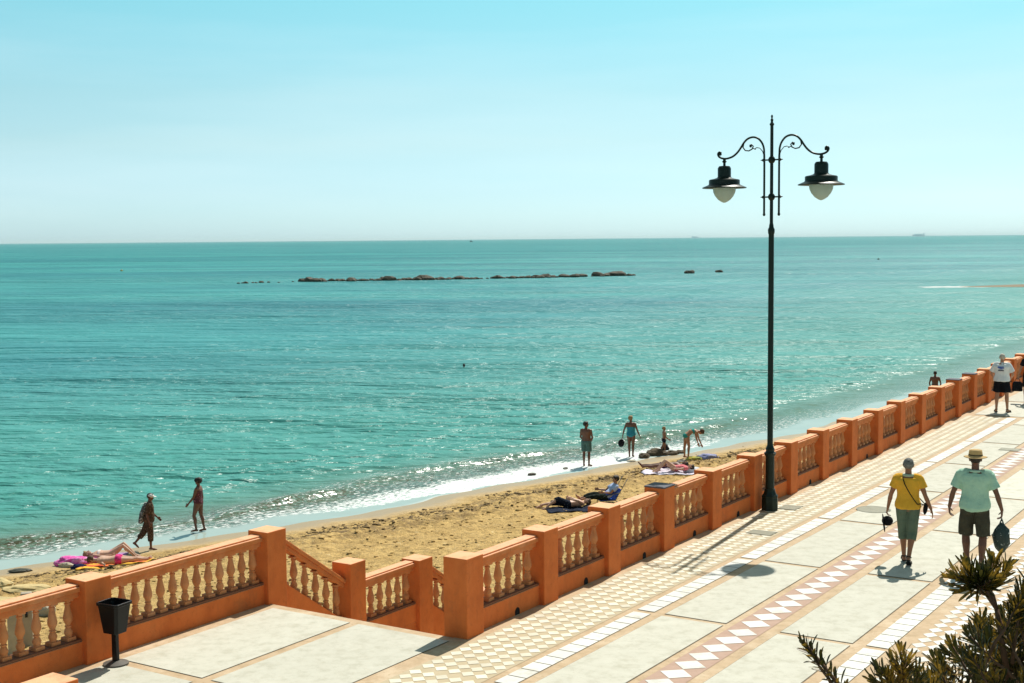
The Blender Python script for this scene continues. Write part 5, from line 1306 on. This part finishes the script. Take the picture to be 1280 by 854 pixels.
    h = lie_down('dark tanned sunbather stretched out behind the one in the pink top', 833, 586.5, PI/2+.04, 1.76, SK_DARK, (0.0, .0), hairk='dark', build=1.05)
    h.shorts(cloth('purple_trunks', (.05, .02, .08)), h.root, .5, .1, .01, .005, voxel=.012)
    heap('towel_roll', 866, 590, .22, cloth('white_towel', (.75, .78, .82)), 'crumpled white towel by the heads of the pair of sunbathers', 'towel', (1.5, .9, .5), 3)
    heap('clothes_heap', 884, 573, .24, cloth('blue_grey_cloth', (.10, .12, .30), (.45, .45, .58)), 'blue and grey clothes under the hands of the bending woman', 'clothes', (1.8, .9, .5), 6)
    heap('clothes_heap', 868, 575, .17, cloth('yellow_green_cloth', (.60, .42, .05), (.20, .30, .12)), 'small yellow and green heap between the feet of the bending woman and the blue clothes', 'clothes', (1.8, .9, .5), 9)
    heap('bag', 831, 562.5, .17, BLACK, 'small black bag on the brown rocks behind the boy', 'bag', (1, .8, .9), 12)
sunbathers()

# ------------------------------------------------------------------ shrub in the lower right corner
LEAF = mat('leathery_leaf', (.058, .050, .009), (.014, .026, .007), rough=.34, spec=.45, scale=26, c3=(.30, .18, .022), s3=16, lo3=.48, hi3=.58, trans=.36)  # golden patches in the colour stand in for backlight through the leaves
BARK = mat('shrub_bark', (.14, .08, .045), (.09, .05, .03), rough=.85, scale=20, bump=.5)
def shrub():
    rs = random.Random(11); DP = 3.05
    root_p = at_depth(1330, 1080, 3.25)
    root = empty('shrub', root_p); tag(root, 'leathery leaved green shrub with golden backlit leaves in the lower right corner', 'shrub')
    stem = MB(); leaves = MB()
    def leaf(p, d, up, L_, W_):
        sd = d.cross(up); sd = sd.normalized() if sd.length > 1e-4 else d.orthogonal().normalized(); nr = sd.cross(d).normalized()
        cup = rs.uniform(.1, .3)*W_; bend = rs.uniform(-.1, .25)*L_
        rows = []
        for f, w_ in ((0, .16), (.25, .55), (.55, .95), (.8, .95), (.94, .6), (1.0, .15)):
            c = p+d*(L_*f)-nr*(bend*f*f)
            rows.append([c-sd*(W_*.5*w_)+nr*cup*w_, c, c+sd*(W_*.5*w_)+nr*cup*w_])
        vs = [q-root_p for r in rows for q in r]; fs = []
        for i in range(len(rows)-1):
            for j in range(2): a = i*3+j; fs.append((a, a+1, a+4, a+3))
        leaves.add(vs, fs)
    def shoot(tip, d, ln=.14, n=30, L0=.050, base=None, crown=1.0):
        d = d.normalized(); o1 = d.orthogonal().normalized(); o2 = d.cross(o1)
        for i in range(n):
            f = i/(n-1); p = tip-d*(ln*(1-f)); a = i*2.399+rs.uniform(-.3, .3)
            out = o1*math.cos(a)+o2*math.sin(a); k = .25+.75*f
            sp = (1.15-.75*f**2)*crown
            ld = (out*sp+d*(.45+.8*f)).normalized(); ld = (ld+V(0, 0, .38)).normalized()
            leaf(p+out*.004, ld, d, L0*.92*rs.uniform(.7, 1.15)*(1.0 if f < .85 else .8), L0*.155*rs.uniform(.8, 1.15))
        b0 = base if base is not None else tip-d*(ln+.10)
        m_ = tip-d*ln
        stem.tube([q-root_p for q in (b0, b0*.4+m_*.6+V(0, 0, .01), m_, tip)], [.0045, .0038, .003, .002], 6)
    # rosettes on the outline, as seen: pixel of the tip, direction (right, up, towards camera)
    cu = RT; cv_ = UP; cw = -_fw
    dirv = lambda a, b_, c: (cu*a+cv_*b_+cw*c)
    node1 = at_depth(1246, 762, DP)
    for px, py, a, b_, c, n_ in ((1212, 712, -.5, .9, .1, 34), (1196, 722, -1, .35, .2, 32), (1240, 704, .15, 1, -.1, 34), (1226, 722, -.2, .7, .7, 34), (1204, 736, -1, -.1, .3, 26), (1256, 712, .5, .9, .2, 34), (1238, 726, .2, .5, .9, 30)):
        shoot(at_depth(px, py, DP-c*.05), dirv(a, b_, c), .060, n_, .052, base=node1, crown=.9)
    stem.tube([q-root_p for q in (at_depth(1262, 860, DP+.05), at_depth(1252, 800, DP), node1)], [.008, .0065, .0055], 8)
    for px, py, a, b_, c in ((1278, 738, .1, 1, .1), (1290, 722, 0, 1, .2), (1272, 760, -.4, .8, .4)):
        shoot(at_depth(px, py, DP-.02), dirv(a, b_, c), .07, 32, .050)
    # upright single shoot at the left, leaves all along
    tip = at_depth(1003, 800, DP-.15); d = dirv(-.55, .85, .05).normalized()
    shoot(tip, d, .075, 26, .030, crown=.55, base=at_depth(1050, 880, DP-.15))
    o1 = d.orthogonal().normalized(); o2 = d.cross(o1); foot = at_depth(1058, 868, DP-.15)
    for i in range(34):
        f = i/33; p = foot+(tip-foot)*f*.85; a = i*2.399; out = o1*math.cos(a)+o2*math.sin(a)
        leaf(p, (out*.7+d*.8).normalized(), d, .036*rs.uniform(.8, 1.2), .010)
    stem.tube([q-root_p for q in (at_depth(1075, 905, DP-.15), foot, tip)], [.006, .005, .003], 6)
    for px, py, a, b_, c in ((1126, 815, -.15, 1, .1), (1118, 828, -.5, .9, .2), (1136, 824, .3, 1, .3), (1100, 838, -.7, .8, .2), (1112, 846, -.2, .9, .4), (1148, 838, .1, 1, .3), (1092, 850, -.8, .6, .2)):
        shoot(at_depth(px, py, DP-.1), dirv(a, b_, c), .065, 30, .040)
    # mass of the bush: many shoots through its volume
    def outline(x):
        pts = [(1085, 860), (1110, 846), (1150, 832), (1170, 815), (1190, 800), (1205, 784), (1225, 765), (1250, 750), (1300, 735), (1420, 700)]
        for (a, p), (b_, q) in zip(pts[:-1], pts[1:]):
            if x <= b_: return p+(q-p)*(x-a)/(b_-a)
        return 700
    for i in range(250):
        x = 1095+ (rs.random()**.75)*290; yo = outline(x); y = yo+8+rs.random()**1.3*(960-yo)
        edge = max(0, 1-(y-yo)/50)
        dp = DP+rs.uniform(-.05, .45)-.10*(1-edge)*rs.random()
        a = rs.uniform(-.7, .35)-(.3 if x < 1220 else 0); c = rs.uniform(-.3, .8)
        shoot(at_depth(x, y, dp), dirv(a, rs.uniform(.5, 1.0), c), .075, 26, rs.uniform(.038, .052), crown=.95)
    stem.build('stem', BARK, root, smooth=True)
    leaves.build('foliage', LEAF, root, smooth=True)
shrub()
